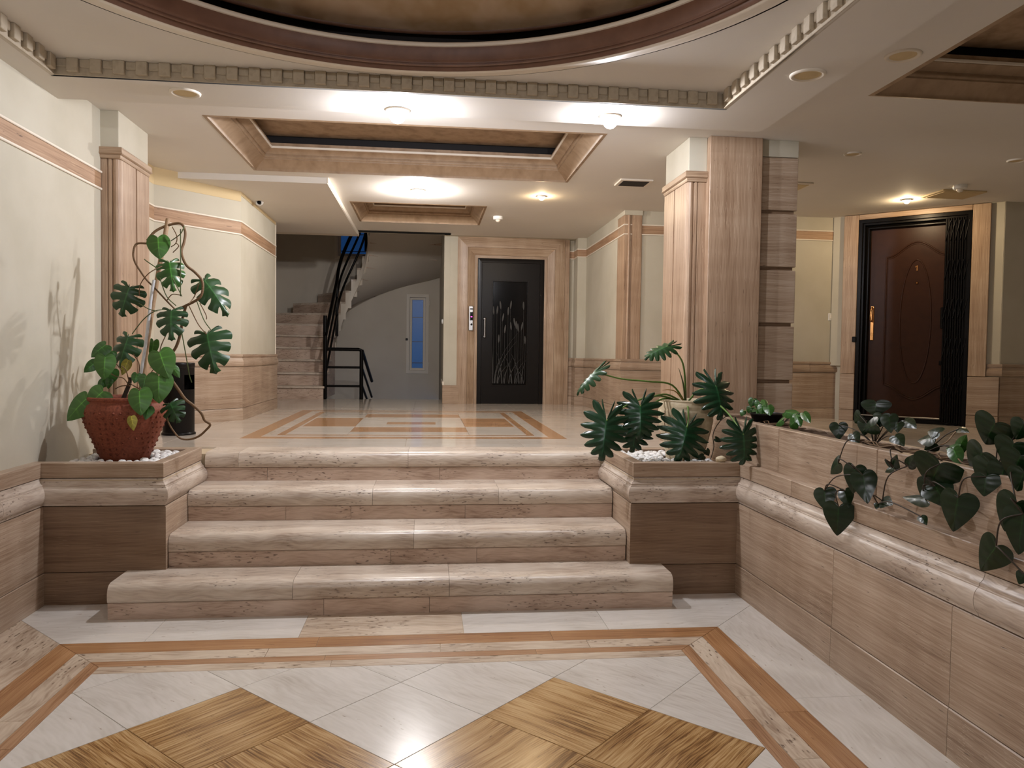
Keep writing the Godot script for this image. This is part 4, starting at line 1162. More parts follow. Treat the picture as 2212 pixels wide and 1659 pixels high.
func build_fittings() -> void:
	ring_light(at_y(400, 200, 2.88), 0.085, "unlit round ceiling spot on the rim above the left pilaster")
	ring_light(at_y(1745, 161, 2.88), 0.09, "unlit round ceiling spot on the rim beside the dentil cornice's right run")
	ring_light(at_y(1951, 119, 3.0), 0.09, "unlit round ceiling spot beside the dark right-hand coffer")
	ring_light(at_y(1842, 332, 3.0), 0.065, "unlit round ceiling spot nearest the banded pier")
	ring_light(at_y(2195, 346, 3.0), 0.065, "unlit ceiling spot at the picture's right edge above the side hall")
	var t := thing("security_camera", "small white dome security camera on the ceiling by the canted wall", "camera", at_y(560, 424, 3.0))
	var b := mb()
	b.lathe(V2([[0.052, 0.0], [0.052, -0.012], [0.046, -0.02], [0.03, -0.022], [0.0, -0.022]]), 28, Vector3.ZERO, 0.6)
	obj("mount_plate", b, M.plastic, t)
	b = mb()
	var pr := []
	for k in 13: pr.append(Vector2(0.044 * sin(PI * k / 12.0), -0.052 - 0.044 * cos(PI * k / 12.0)))
	b.lathe(pr, 24)
	obj("camera_ball", b, M.plastic, t)
	b = mb()
	var d := Vector3(0.15, -0.35, 0.9).normalized()
	var c := Vector3(0, -0.052, 0)
	b.tube([c + d * 0.036, c + d * 0.05, c + d * 0.05, c + d * 0.046], [0.03, 0.029, 0.021, 0.02], 20)
	obj("lens_hood", b, M.plastic, t)
	b = mb()
	b.tube([c + d * 0.045, c + d * 0.0505, c + d * 0.053], [0.02, 0.019, 0.01], 20)
	obj("camera_lens", b, M.glass_black, t)
	for s in 2:
		var m := thing("motion_sensor", ["white motion sensor on the ceiling in front of the lift door", "white motion sensor on the side hall ceiling beside an access panel"][s], "sensor", at_y([1076, 2074][s], [468, 400][s], 3.0))
		b = mb()
		b.lathe(V2([[0.058, 0.0], [0.058, -0.028], [0.052, -0.036], [0.03, -0.038], [0.0, -0.038]]), 28, Vector3.ZERO, 0.6)
		obj("sensor_base", b, M.plastic, m)
		b = mb()
		b.lathe(V2([[0.03, -0.034], [0.028, -0.048], [0.018, -0.06], [0.0, -0.065]]), 20)
		obj("sensor_lens", b, M.trim_white, m)
	for q in [[4.72, 5.16, -7.0, -6.67, "flush ceiling access panel in front of the flat door"], [2.55, 3.44, -6.95, -6.62, "half-hidden ceiling access panel behind the banded pier"], [1.70, 2.0, -7.0, -6.75, "small ceiling grille half hidden behind the fluted pilaster"]]:
		var h := thing("access_panel", q[4], "panel")
		boxed("panel_frame", Vector3(q[0], 2.985, q[2]), Vector3(q[1], 3.001, q[3]), M.patch if q[0] > 4 else M.trim_white, h, 0.004)
		boxed("panel_door", Vector3(q[0] + 0.03, 2.981, q[2] + 0.03), Vector3(q[1] - 0.03, 2.99, q[3] - 0.03), M.patch if q[0] > 2 else M.cove, h, 0.003)
	var sw := thing("light_switch", "square white light switch on the cream wall left of the flat door", "switch", Vector3(4.519, 1.895, -8.2))
	boxed("switch_frame", Vector3(-0.043, -0.043, -0.02), Vector3(0.043, 0.043, 0.0), M.plastic, sw, 0.005)
	boxed("switch_rocker", Vector3(-0.024, -0.024, -0.004), Vector3(0.024, 0.024, 0.006), M.trim_white, sw, 0.004)

# ---------------------------------------------------------------- ash bin behind the monstera
func build_bin() -> void:
	var z := -6.35
	var p := at_z(386, 925, z)
	var t := thing("ash_bin", "black cylindrical metal ash bin with a side opening behind the potted monstera", "bin", Vector3(p.x, 0.75, z))
	var r := 0.118
	var b := mb()
	var H := 0.57
	var seg := 48
	for row in [[0.02, 0.36, -1.0, -1.0], [0.36, 0.475, 0.03, 0.86], [0.475, H, -1.0, -1.0]]:
		for j in seg:
			var a0 := TAU * j / seg
			var a1 := TAU * (j + 1) / seg
			var mid := (a0 + a1) / 2
			if row[2] > 0 and (mid < row[3] or mid > TAU - 0.35): continue
			for s in [[r, 1.0], [r - 0.003, -1.0]]:
				var n0 := Vector3(cos(a0), 0, sin(a0)); var n1 := Vector3(cos(a1), 0, sin(a1))
				var q := [n0 * s[0] + Vector3.UP * row[0], n1 * s[0] + Vector3.UP * row[0], n1 * s[0] + Vector3.UP * row[1], n0 * s[0] + Vector3.UP * row[1]]
				b.tri(q[0], q[1], q[2], n0 * s[1], n1 * s[1], n1 * s[1], Vector2.ZERO, Vector2.ZERO, Vector2.ZERO)
				b.tri(q[0], q[2], q[3], n0 * s[1], n1 * s[1], n0 * s[1], Vector2.ZERO, Vector2.ZERO, Vector2.ZERO)
	obj("bin_body", b, M.black, t)
	b = mb()
	b.lathe(V2([[0.0, 0.0], [r + 0.008, 0.0], [r + 0.01, 0.006], [r + 0.008, 0.014], [r, 0.022], [r - 0.003, 0.022]]), 40)
	obj("base_ring", b, M.black, t)
	b = mb()
	b.lathe(V2([[r, H - 0.04], [r + 0.003, H - 0.036], [r + 0.003, H - 0.004], [r, H], [r - 0.02, H + 0.001], [r - 0.024, H - 0.012], [0.0, H - 0.014]]), 40)
	obj("ash_tray", b, M.black, t)

# ---------------------------------------------------------------- plants
var leafs := {}
# a leaf of unit length: stalk end at the origin, tip at +y, upper side +z; cut > 0 splits it into lobes
func leaf_mesh(kind: String, seed_: int) -> ArrayMesh:
	var key := kind + str(seed_)
	if leafs.has(key): return leafs[key]
	var rr := RandomNumberGenerator.new()
	rr.seed = seed_ * 77 + kind.hash() % 1000
	var half := {
		"heart": [[0.0, -0.01], [0.06, -0.10], [0.2, -0.19], [0.36, -0.16], [0.47, 0.0], [0.5, 0.2], [0.45, 0.42], [0.34, 0.64], [0.18, 0.84], [0.06, 0.95], [0.0, 1.0]],
		"spear": [[0.0, 0.0], [0.1, -0.06], [0.24, -0.05], [0.36, 0.08], [0.42, 0.25], [0.38, 0.45], [0.27, 0.66], [0.13, 0.86], [0.04, 0.96], [0.0, 1.0]],
		"ivy": [[0.0, -0.01], [0.08, -0.14], [0.24, -0.2], [0.42, -0.14], [0.52, 0.06], [0.47, 0.3], [0.36, 0.52], [0.22, 0.74], [0.08, 0.93], [0.0, 1.0]],
		"split": [[0.0, -0.01], [0.05, -0.14], [0.2, -0.24], [0.38, -0.2], [0.5, -0.02], [0.53, 0.2], [0.5, 0.42], [0.4, 0.64], [0.24, 0.84], [0.1, 0.95], [0.0, 1.0]],
		"fingers": [[0.02, -0.06], [0.08, -0.42], [0.2, -0.68], [0.4, -0.5], [0.54, -0.2], [0.58, 0.1], [0.56, 0.36], [0.46, 0.6], [0.32, 0.8], [0.14, 0.95], [0.0, 1.0]]}[kind] as Array
	var margin := func(t: float) -> Vector2:
		var f := t * (half.size() - 1)
		var i := mini(int(f), half.size() - 2)
		var p := []
		for k in [-1, 0, 1, 2]: 
			var q = half[clampi(i + k, 0, half.size() - 1)]
			p.append(Vector2(q[0], q[1]))
		return p[1].cubic_interpolate(p[2], p[0], p[3], f - i)
	var lobes := {"heart": 1, "spear": 1, "ivy": 1, "split": 6, "fingers": 9}[kind] as int
	var v0 := {"split": 0.42, "fingers": 0.5}.get(kind, 2.0) as float
	var droop := rr.randf_range(0.1, 0.26)
	var fold := rr.randf_range(0.1, 0.3)
	var twist := rr.randf_range(-0.12, 0.12)
	var b := MB.new()
	for side in [-1.0, 1.0]:
		for l in lobes:
			var t0 := float(l) / lobes
			var t1 := float(l + 1) / lobes
			var keep := rr.randf_range(0.68, 0.84)
			if kind == "fingers": keep = rr.randf_range(0.74, 0.86)
			var nt := 26 if lobes == 1 else 6
			var nv := 8
			var reach := rr.randf_range(0.9, 1.04) if lobes > 1 else 1.0
			if l == lobes - 1: reach = 1.0
			var P := []
			var U := []
			for i in nv + 1:
				var v := float(i) / nv
				var row := []
				var ur := []
				for j in nt + 1:
					var s := float(j) / nt
					var k := 1.0
					var c := 0.5
					if l == lobes - 1: c = 1.0   # the last lobe keeps the tip
					if l == 0 and kind == "split": c = 0.35
					if v > v0:
						var g := (v - v0) / (1.0 - v0)
						if kind == "split": k = lerpf(1.0, keep, smoothstep(0.0, 0.25, g))
						else: k = lerpf(1.0, keep, smoothstep(0.0, 0.3, g)) * (1.0 - 0.55 * g * g * g)
					var t := lerpf(t0, t1, c + (s - c) * k)
					var m: Vector2 = margin.call(t)
					var base := Vector2(0.0, pow(clampf((t - 0.32) / 0.68, 0.0, 1.0), 1.15) * 0.94)
					var e := reach
					if lobes > 1: e *= 1.0 - 0.10 * pow(absf(s - 0.5) * 2.0, 2.0) * (0.0 if l == lobes - 1 else 1.0)
					var q := base.lerp(base + (m - base) * e, v)
					var x: float = q.x * side
					var z: float = -fold * absf(x) * 0.6 - droop * q.y * absf(q.y) - 0.25 * q.x * q.x + twist * x * q.y
					if lobes > 1: z += 0.03 * v * sin((s - 0.5) * PI) * side * 0.0 + 0.022 * v * cos((s - 0.5) * 2.0 * PI) - 0.08 * v * v
					else: z += 0.012 * sin(t * 34.0) * v * (1.0 - v) * 2.0
					row.append(Vector3(x, q.y, z)); ur.append(Vector2(v, t * 0.9 + 0.05))
				P.append(row); U.append(ur)
			b.sheet(P, U)
	# make all normals face +z so the two halves join
	for k in b.n.size():
		if b.n[k].z < 0.0: b.n[k] = -b.n[k]
	for k in range(0, b.v.size(), 3):
		if (b.v[k + 1] - b.v[k]).cross(b.v[k + 2] - b.v[k]).z > 0.0:
			var q := b.v[k + 1]; b.v[k + 1] = b.v[k + 2]; b.v[k + 2] = q
			var w := b.n[k + 1]; b.n[k + 1] = b.n[k + 2]; b.n[k + 2] = w
			var u := b.u[k + 1]; b.u[k + 1] = b.u[k + 2]; b.u[k + 2] = u
	leafs[key] = b.mesh()
	return leafs[key]
func leaf(t: Node3D, kind: String, m: Material, a: Vector3, tip: Vector3, width: float, facing := Vector3(0.1, 0.5, 1.0), seed_ := -1) -> void:
	var y := tip - a
	var n := facing.normalized()
	var x := y.cross(n)
	if x.length() < 0.05 * y.length(): x = y.cross(Vector3(1, 0.3, 0.2))
	x = x.normalized()
	n = x.cross(y.normalized())
	var o := obj("leaf", leaf_mesh(kind, seed_ if seed_ >= 0 else rng.randi_range(0, 2)), m, t)
	var len := y.length()
	o.transform = Transform3D(Basis(x * width, y, n * (len * 0.5 + width * 0.5)), a - t.position)
func curve(pts: Array, k := 5) -> Array:   # a smooth line through points
	var r := []
	for i in pts.size() - 1:
		var p0: Vector3 = pts[maxi(i - 1, 0)]
		var p3: Vector3 = pts[mini(i + 2, pts.size() - 1)]
		for j in k: r.append(pts[i].cubic_interpolate(pts[i + 1], p0, p3, float(j) / k))
	r.append(pts[-1])
	return r
func stem(t: Node3D, called: String, pts: Array, r, m: Material, seg := 7) -> void:
	var c := curve(pts)
	var b := mb()
	var rad := []
	for i in c.size(): rad.append(lerpf(r[0], r[1], float(i) / (c.size() - 1)) if r is Array else r)
	b.tube(c.map(func(p): return p - t.position), rad, seg)
	obj(called, b, m, t)

func build_monstera() -> void:
	var base := Vector3(-1.785, 0.75, -4.80)
	var t := thing("potted_monstera", "tall straggling monstera tied to a leaning pole in a rough terracotta pot", "potted plant", base)
	var b := mb()
	var r2 := RandomNumberGenerator.new()
	r2.seed = 4
	var f := FastNoiseLite.new()
	f.seed = 2; f.frequency = 0.9
	var pf := [[0.10, -0.02], [0.118, 0.0], [0.135, 0.03], [0.16, 0.09], [0.188, 0.16], [0.212, 0.22], [0.226, 0.265], [0.23, 0.29], [0.226, 0.315], [0.214, 0.34], [0.205, 0.352], [0.206, 0.362], [0.212, 0.37], [0.212, 0.382], [0.205, 0.388], [0.194, 0.386], [0.188, 0.374], [0.186, 0.34]]
	var smooth_pf := []
	for i in pf.size() - 1:
		for k in 4: smooth_pf.append(Vector2(lerpf(pf[i][0], pf[i + 1][0], k / 4.0), lerpf(pf[i][1], pf[i + 1][1], k / 4.0)))
	smooth_pf.append(Vector2(0.186, 0.34))
	b.lathe(smooth_pf, 96, Vector3.ZERO, 0.6, false, func(an, y): return (0.0045 * f.get_noise_3d(cos(an) * 9, y * 40, sin(an) * 9) + 0.004 * f.get_noise_3d(cos(an) * 3, y * 12, sin(an) * 3)) if y < 0.35 else 0.0)
	obj("terracotta_pot", b, M.terracotta, t)
	b = mb()
	# raised studs in rows and four plain ribs
	for row in 9:
		var y := 0.06 + row * 0.03
		var rad := 0.0
		for i in pf.size() - 1:
			if y >= pf[i][1] and y <= pf[i + 1][1]: rad = lerpf(pf[i][0], pf[i + 1][0], (y - pf[i][1]) / (pf[i + 1][1] - pf[i][1]))
		var nn := int(rad * 170)
		for k in nn:
			var an := TAU * (k + 0.5 * (row % 2)) / nn
			if fposmod(an + 0.1, TAU / 6) < 0.16 or r2.randf() < 0.12: continue
			var p := Vector3(cos(an) * rad, y, sin(an) * rad)
			var o := Vector3(cos(an), 0, sin(an))
			var s := 0.0045 + r2.randf() * 0.003
			b.tube([p - o * 0.002, p + o * s * 0.7, p + o * s], [s * 1.2, s * 0.9, s * 0.3], 6)
	obj("pot_studs", b, M.terracotta, t)
	b = mb()
	b.lathe(V2([[0.19, 0.345], [0.1, 0.352], [0.0, 0.355]]), 24)
	obj("pot_soil", b, M.soil, t)
	var P := func(x, y, z): return at_z(x, y, z)
	# pole and tied tube
	stem(t, "support_pole", [P.call(302, 862, -4.80), P.call(330, 660, -4.9), P.call(363, 473, -4.99)], 0.0135, M.pole, 10)
	stem(t, "support_tube", [P.call(303, 815, -4.775), P.call(315, 740, -4.79), P.call(327, 640, -4.81), P.call(333, 605, -4.82)], 0.009, M.tube, 10)
	# old climbing stems
	stem(t, "climbing_stem", [P.call(318, 520, -4.96), P.call(335, 500, -4.97), P.call(362, 487, -4.98), P.call(390, 483, -4.98), P.call(400, 500, -4.97), P.call(398, 522, -4.95), P.call(392, 545, -4.92), P.call(402, 572, -4.84), P.call(421, 588, -4.84), P.call(437, 608, -4.83), P.call(436, 635, -4.82), P.call(425, 648, -4.82), P.call(402, 660, -4.83), P.call(388, 667, -4.84)], 0.008, M.bark, 8)
	stem(t, "climbing_stem", [P.call(318, 526, -4.8), P.call(295, 527, -4.8), P.call(288, 545, -4.79), P.call(291, 565, -4.79), P.call(304, 587, -4.8), P.call(318, 606, -4.82), P.call(334, 622, -4.84), P.call(360, 650, -4.86), P.call(378, 668, -4.86)], [0.0065, 0.005], M.bark, 8)
	stem(t, "climbing_stem", [P.call(402, 660, -4.83), P.call(394, 690, -4.85), P.call(391, 715, -4.86), P.call(381, 748, -4.87), P.call(365, 771, -4.88), P.call(345, 800, -4.86), P.call(318, 838, -4.83), P.call(300, 860, -4.82)], [0.008, 0.0095], M.bark, 8)
	stem(t, "trailing_stem", [P.call(350, 795, -4.75), P.call(368, 818, -4.7), P.call(383, 838, -4.68), P.call(400, 862, -4.68), P.call(418, 876, -4.68), P.call(435, 893, -4.68), P.call(442, 908, -4.69), P.call(454, 917, -4.7), P.call(446, 928, -4.7), P.call(430, 942, -4.71), P.call(410, 949, -4.72), P.call(390, 947, -4.72), P.call(376, 933, -4.72), P.call(364, 913, -4.72), P.call(360, 895, -4.72)], [0.0095, 0.0045], M.bark, 8)
	stem(t, "main_stem", [base + Vector3(-0.02, 0.35, 0), P.call(279, 830, -4.8), P.call(281, 815, -4.8)], [0.014, 0.009], M.stem_dark, 8)
	for q in [[[279, 835], [268, 818], [250, 813], [238, 806]], [[280, 828], [292, 835], [305, 842]], [[281, 833], [262, 834], [249, 840]], [[279, 825], [272, 800], [262, 790]], [[300, 850], [318, 820], [330, 800], [352, 780]],
		[[391, 690], [372, 700], [350, 742], [345, 762]], [[285, 722], [310, 690], [335, 672], [362, 668]], [[425, 650], [440, 690], [455, 712]], [[393, 640], [384, 622], [372, 600]], [[300, 655], [322, 668], [340, 672]],
		[[432, 655], [445, 680], [446, 690]], [[408, 660], [428, 700], [446, 722]], [[393, 720], [402, 770], [409, 810], [414, 826]], [[372, 490], [382, 510], [380, 525], [370, 533]], [[380, 525], [386, 532], [374, 545]], [[398, 488], [390, 505], [370, 520]],
		[[390, 495], [390, 560], [390, 640]], [[360, 650], [372, 636], [392, 638]], [[345, 600], [360, 640], [380, 660]], [[430, 612], [420, 640], [408, 656]], [[340, 580], [318, 565], [312, 560]], [[350, 575], [322, 590], [303, 615], [301, 640]], [[288, 765], [300, 785], [300, 812]], [[225, 773], [245, 780], [262, 800]], [[225, 848], [240, 855], [255, 870], [290, 873]], [[283, 900], [287, 888], [290, 880]]]:
		stem(t, "petiole", q.map(func(p): return P.call(p[0], p[1], -4.78 + 0.05 * sin(p[0] * 0.1))), 0.003, M.bark if rng.randf() < 0.6 else M.stem, 6)
	# leaves: kind, material, stalk end, tip, width in pixels of the survey, depth of stalk end and tip
	for q in [
		["heart", "leaf_heart", 341, 514, 343, 556, 46, -4.78, -4.74], ["split", "leaf_mid", 366, 568, 374, 624, 56, -4.76, -4.70], ["split", "leaf_split", 279, 622, 257, 679, 70, -4.76, -4.72],
		["split", "leaf_split", 442, 606, 492, 668, 66, -4.80, -4.70], ["split", "leaf_split", 370, 672, 366, 727, 64, -4.78, -4.70], ["split", "leaf_split", 447, 722, 460, 800, 88, -4.75, -4.66],
		["split", "leaf_split", 276, 730, 252, 792, 62, -4.74, -4.68], ["heart", "leaf_mid", 227, 746, 194, 768, 34, -4.74, -4.70], ["heart", "leaf_mid", 206, 783, 180, 802, 26, -4.72, -4.68],
		["heart", "leaf_heart", 227, 772, 222, 818, 42, -4.70, -4.66], ["heart", "leaf_mid", 240, 800, 222, 836, 34, -4.78, -4.76], ["spear", "leaf_yellow", 277, 778, 263, 810, 24, -4.70, -4.66],
		["heart", "leaf_heart", 345, 762, 361, 813, 54, -4.70, -4.64], ["heart", "leaf_heart", 343, 813, 341, 867, 56, -4.64, -4.58], ["heart", "leaf_heart", 301, 845, 301, 894, 48, -4.60, -4.54],
		["heart", "leaf_heart", 222, 846, 186, 876, 56, -4.66, -4.62], ["heart", "leaf_heart", 186, 862, 138, 906, 50, -4.66, -4.62], ["spear", "leaf_mid", 322, 878, 313, 906, 30, -4.62, -4.58], ["spear", "leaf_yellow", 284, 899, 287, 929, 24, -4.56, -4.53],
		["split", "leaf_split", 368, 872, 384, 908, 50, -4.70, -4.64], ["spear", "leaf_heart", 372, 790, 388, 816, 22, -4.66, -4.64], ["heart", "leaf_heart", 332, 738, 326, 772, 22, -4.82, -4.80], ["heart", "leaf_mid", 316, 812, 306, 838, 32, -4.72, -4.68],
		["spear", "leaf_mid", 222, 820, 214, 846, 18, -4.82, -4.80], ["heart", "leaf_mid", 236, 820, 232, 840, 16, -4.80, -4.79], ["heart", "leaf_mid", 240, 758, 212, 780, 30, -4.80, -4.78], ["heart", "leaf_mid", 296, 808, 290, 826, 20, -4.75, -4.72]]:
		var back: float = 0.0 if q[3] > 800 else clampf(0.16 * sin(q[2] * 1.7) - 0.10, -0.28, 0.12)
		var a: Vector3 = P.call(q[2], q[3], q[7] + back)
		var e: Vector3 = P.call(q[4], q[5], q[8] + back)
		leaf(t, q[0], M[q[1]], a, e, q[6] * -a.z / F, Vector3(0.15 + rng.randf_range(-0.25, 0.25), 0.45 + rng.randf_range(-0.1, 0.3), 1.0))

func build_philodendron() -> void:
	var base := Vector3(1.665, 0.75, -4.80)
	var t := thing("potted_philodendron", "dark philodendron with deeply fingered leaves in a ribbed cream pot", "potted plant", base)
	var b := mb()
	var pf := []
	for k in 40:
		var y := 0.385 * k / 39.0
		var r := lerpf(0.118, 0.168, smoothstep(0.0, 0.85, y / 0.385)) + 0.012 * sin(PI * y / 0.4)
		pf.append(Vector2(r - (0.0035 if fposmod(y, 0.055) < 0.009 else 0.0), y))
	pf.append_array([Vector2(0.172, 0.388), Vector2(0.17, 0.394), Vector2(0.16, 0.394), Vector2(0.157, 0.385), Vector2(0.15, 0.33)])
	b.lathe([Vector2(0.1, -0.01)] + pf, 64, Vector3.ZERO, 0.7)
	obj("cream_pot", b, M.pot_cream, t)
	b = mb()
	for an in [0.62, 1.85, 1.95, 2.75, 4.4, 5.3]:
		var line := []
		for k in 12: line.append(Vector3(cos(an + 0.02 * sin(k)) * (pf[k * 3].x + 0.0005), pf[k * 3].y, sin(an + 0.02 * sin(k)) * (pf[k * 3].x + 0.0005)))
		b.tube(line, 0.0022, 6)
	obj("pot_seams", b, M.band, t)
	b = mb()
	b.lathe(V2([[0.155, 0.345], [0.08, 0.352], [0.0, 0.354]]), 24)
	obj("pot_soil", b, M.soil, t)
	var P := func(x, y, z): return at_z(x, y, z)
	var crown := base + Vector3(0.0, 0.36, 0.0)
	for q in [[[1478, 800, -4.75], [1466, 768, -4.74], [1441, 748, -4.72]], [[1452, 832, -4.76], [1400, 824, -4.72], [1340, 818, -4.68], [1286, 803, -4.64]], [[1440, 852, -4.72], [1400, 862, -4.66], [1383, 878, -4.58]], [[1425, 855, -4.72], [1360, 872, -4.62], [1310, 909, -4.5]], [[1486, 880, -4.62], [1487, 905, -4.58], [1484, 923, -4.54]], [[1505, 846, -4.75], [1525, 838, -4.68], [1547, 834, -4.62]], [[1530, 862, -4.7], [1570, 890, -4.5], [1606, 939, -4.28]], [[1440, 860, -4.76], [1400, 880, -4.7], [1374, 917, -4.64]]]:
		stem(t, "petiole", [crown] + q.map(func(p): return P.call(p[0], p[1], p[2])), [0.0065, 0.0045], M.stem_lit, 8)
	stem(t, "leaf_sheath", [crown, P.call(1476, 830, -4.74), P.call(1466, 795, -4.73)], [0.009, 0.001], M.stem, 8)
	stem(t, "dry_sheath", [crown, P.call(1462, 848, -4.72), P.call(1445, 842, -4.7), P.call(1431, 843, -4.7)], [0.006, 0.001], M.leaf_straw, 6)
	for q in [[1441, 748, 1394, 766, 42, -4.72, -4.66, -0.3, 0.9, 0.8], [1286, 803, 1240, 845, 36, -4.64, -4.62, -0.9, 0.75, 0.6], [1310, 909, 1301, 991, 88, -4.50, -4.42, -0.15, 0.3, 1.0], [1383, 878, 1386, 942, 92, -4.58, -4.50, -0.05, 0.55, 1.0], [1374, 917, 1369, 976, 76, -4.64, -4.60, 0.0, 0.3, 1.0], [1484, 925, 1470, 992, 100, -4.54, -4.46, 0.0, 0.35, 1.0], [1547, 834, 1568, 898, 92, -4.62, -4.52, 0.25, 0.7, 0.9], [1606, 939, 1613, 1003, 84, -4.28, -4.24, 0.1, 0.35, 1.0]]:
		var a: Vector3 = P.call(q[0], q[1], q[5])
		leaf(t, "fingers", M.leaf_dark if q[1] > 820 else M.leaf_split, a, P.call(q[2], q[3], q[6]), q[4] * 1.12 * -a.z / F, Vector3(q[7], q[8], q[9]))
	# a thin vine that creeps up beside the pot
	t = thing("creeping_vine", "thin brown vine with three small leaves beside the cream pot", "plant", Vector3(1.86, 0.745, -4.72))
	stem(t, "vine_stem", [P.call(1535, 992, -4.62), P.call(1542, 965, -4.62), P.call(1540, 940, -4.63), P.call(1550, 917, -4.66), P.call(1568, 900, -4.72), P.call(1590, 901, -4.8)], 0.0028, M.stem_dark, 6)
	for q in [[1546, 947, 1560, 953, 14], [1526, 972, 1533, 984, 18], [1520, 985, 1508, 992, 16]]: leaf(t, "heart", M.leaf_ivy, P.call(q[0], q[1], -4.6), P.call(q[2], q[3], -4.59), q[4] * 4.6 / F)

func build_vines() -> void:
	var X := func(x, y, w): return at_x(x, y, w)
	# black planter at the far end of the trough
	var c := at_x(1657, 915, 2.10)
	var t := thing("pothos_planter", "low black plastic planter with a small pothos at the trough's far end", "potted plant", Vector3(2.10, 1.0, c.z))
	var b := mb()
	b.lathe(V2([[0.0, 0.0], [0.075, 0.0], [0.08, 0.006], [0.1, 0.066], [0.106, 0.068], [0.106, 0.076], [0.1, 0.077], [0.096, 0.07], [0.07, 0.055], [0.0, 0.055]]), 32)
	obj("black_pot", b, M.black, t)
	for q in [[1627, 862, 1622, 878, 17], [1640, 868, 1634, 882, 16], [1647, 876, 1645, 893, 17], [1660, 876, 1664, 893, 20], [1622, 880, 1616, 892, 15], [1634, 884, 1636, 897, 15], [1606, 888, 1600, 898, 12], [1650, 864, 1655, 874, 12]]:
		var a: Vector3 = X.call(q[0], q[1], 2.08)
		stem(t, "stalk", [t.position + Vector3(-0.01, 0.05, 0), (t.position + a) / 2 + Vector3(0, 0.05, 0), a], 0.0025, M.stem_lit, 5)
		leaf(t, "heart", M.leaf_pothos, a, X.call(q[2], q[3], 2.06), q[4] * a.length() / F * 1.1, Vector3(-0.3, 0.8, 0.8))
	# trailing plants: [label, root pixel, root X, leaves [stalk x, y, tip x, y, width, X, kind]]
	var sets := [
		["pothos with five glossy leaves arching from the trough behind the black planter", [1690, 916], 2.1, [[1697, 890, 1724, 892, 22, 2.08, 0], [1720, 896, 1728, 918, 20, 2.08, 0], [1736, 892, 1748, 909, 18, 2.08, 0], [1690, 908, 1670, 916, 20, 2.02, 0], [1716, 912, 1702, 924, 26, 2.03, 0]]],
		["leafy ivy clump rising from the trough in front of the flat door's left jamb", [1888, 962], 2.1, [[1811, 917, 1811, 948, 34, 2.06, 1], [1892, 868, 1890, 897, 54, 2.1, 1], [1858, 898, 1842, 914, 30, 2.1, 1], [1905, 896, 1900, 922, 34, 2.1, 1], [1920, 900, 1924, 934, 32, 2.08, 1], [1890, 918, 1858, 930, 34, 2.06, 1], [1842, 938, 1852, 958, 24, 2.02, 1], [1940, 914, 1938, 934, 22, 2.1, 1], [1934, 942, 1950, 958, 28, 2.06, 1], [1870, 912, 1866, 940, 30, 2.12, 1], [1955, 908, 1978, 922, 26, 2.14, 1]]],
		["sparse ivy with pale runner along the trough before the folding gate", [2004, 975], 2.1, [[2028, 934, 2000, 928, 28, 2.12, 1], [2014, 946, 1978, 950, 32, 2.1, 1], [2018, 958, 1992, 972, 28, 2.1, 1], [2072, 926, 2090, 930, 16, 2.14, 1], [2070, 970, 2082, 942, 24, 2.1, 0], [2066, 968, 2040, 966, 24, 2.08, 0], [2060, 970, 2072, 1000, 28, 2.06, 0]]],
		["big-leaved dark ivy mound at the trough's near end against the dim wall", [2150, 1010], 2.06, [[2150, 914, 2120, 962, 78, 2.02, 1], [2212, 915, 2192, 950, 44, 2.05, 1], [2190, 958, 2168, 1004, 64, 2.0, 1], [2122, 978, 2090, 1020, 72, 1.97, 1], [2140, 1004, 2118, 1056, 66, 1.93, 1], [2205, 985, 2180, 1036, 66, 1.95, 1], [2170, 1010, 2152, 1060, 52, 1.94, 1], [2212, 1020, 2196, 1062, 50, 1.93, 1]]],
		["ivy strand hanging over the trough edge with heart leaves reaching the torus moulding", [1882, 963], 2.0, [[1811, 1000, 1786, 1022, 36, 1.87, 1], [1846, 1012, 1838, 1066, 46, 1.86, 1], [1864, 1026, 1874, 1086, 48, 1.85, 1], [1781, 1060, 1783, 1103, 44, 1.84, 1], [1825, 1060, 1832, 1094, 30, 1.86, 1], [1812, 1096, 1806, 1158, 60, 1.82, 1]]],
		["short ivy shoot hanging midway on the trough front with small shiny leaves", [1962, 985], 2.0, [[1930, 1008, 1934, 984, 22, 1.88, 1], [1928, 1010, 1908, 1018, 18, 1.88, 1], [1925, 1005, 1910, 992, 10, 1.88, 1], [1962, 1006, 1976, 984, 24, 1.9, 1], [1906, 1082, 1922, 1086, 28, 1.85, 1], [1896, 1088, 1892, 1098, 14, 1.85, 1], [1990, 1116, 2000, 1130, 18, 1.82, 1]]],
		["long dark ivy strand with broad drooping leaves on the trough front below the gate", [2040, 998], 1.98, [[2030, 1002, 2004, 1056, 92, 1.87, 1], [2000, 1080, 1945, 1070, 28, 1.86, 1], [2020, 1050, 2044, 1090, 56, 1.87, 1], [2008, 1046, 1990, 1082, 50, 1.89, 1], [2070, 1075, 2053, 1150, 66, 1.85, 1], [2130, 1030, 2124, 1072, 50, 1.9, 1]]],
		["nearest ivy strand hanging low along the ledge at the right edge", [2195, 1040], 1.97, [[2195, 1086, 2162, 1150, 72, 1.85, 1], [2210, 1110, 2196, 1200, 66, 1.84, 1], [2152, 1180, 2112, 1234, 64, 1.83, 1], [2212, 1240, 2200, 1262, 24, 1.82, 1]]]]
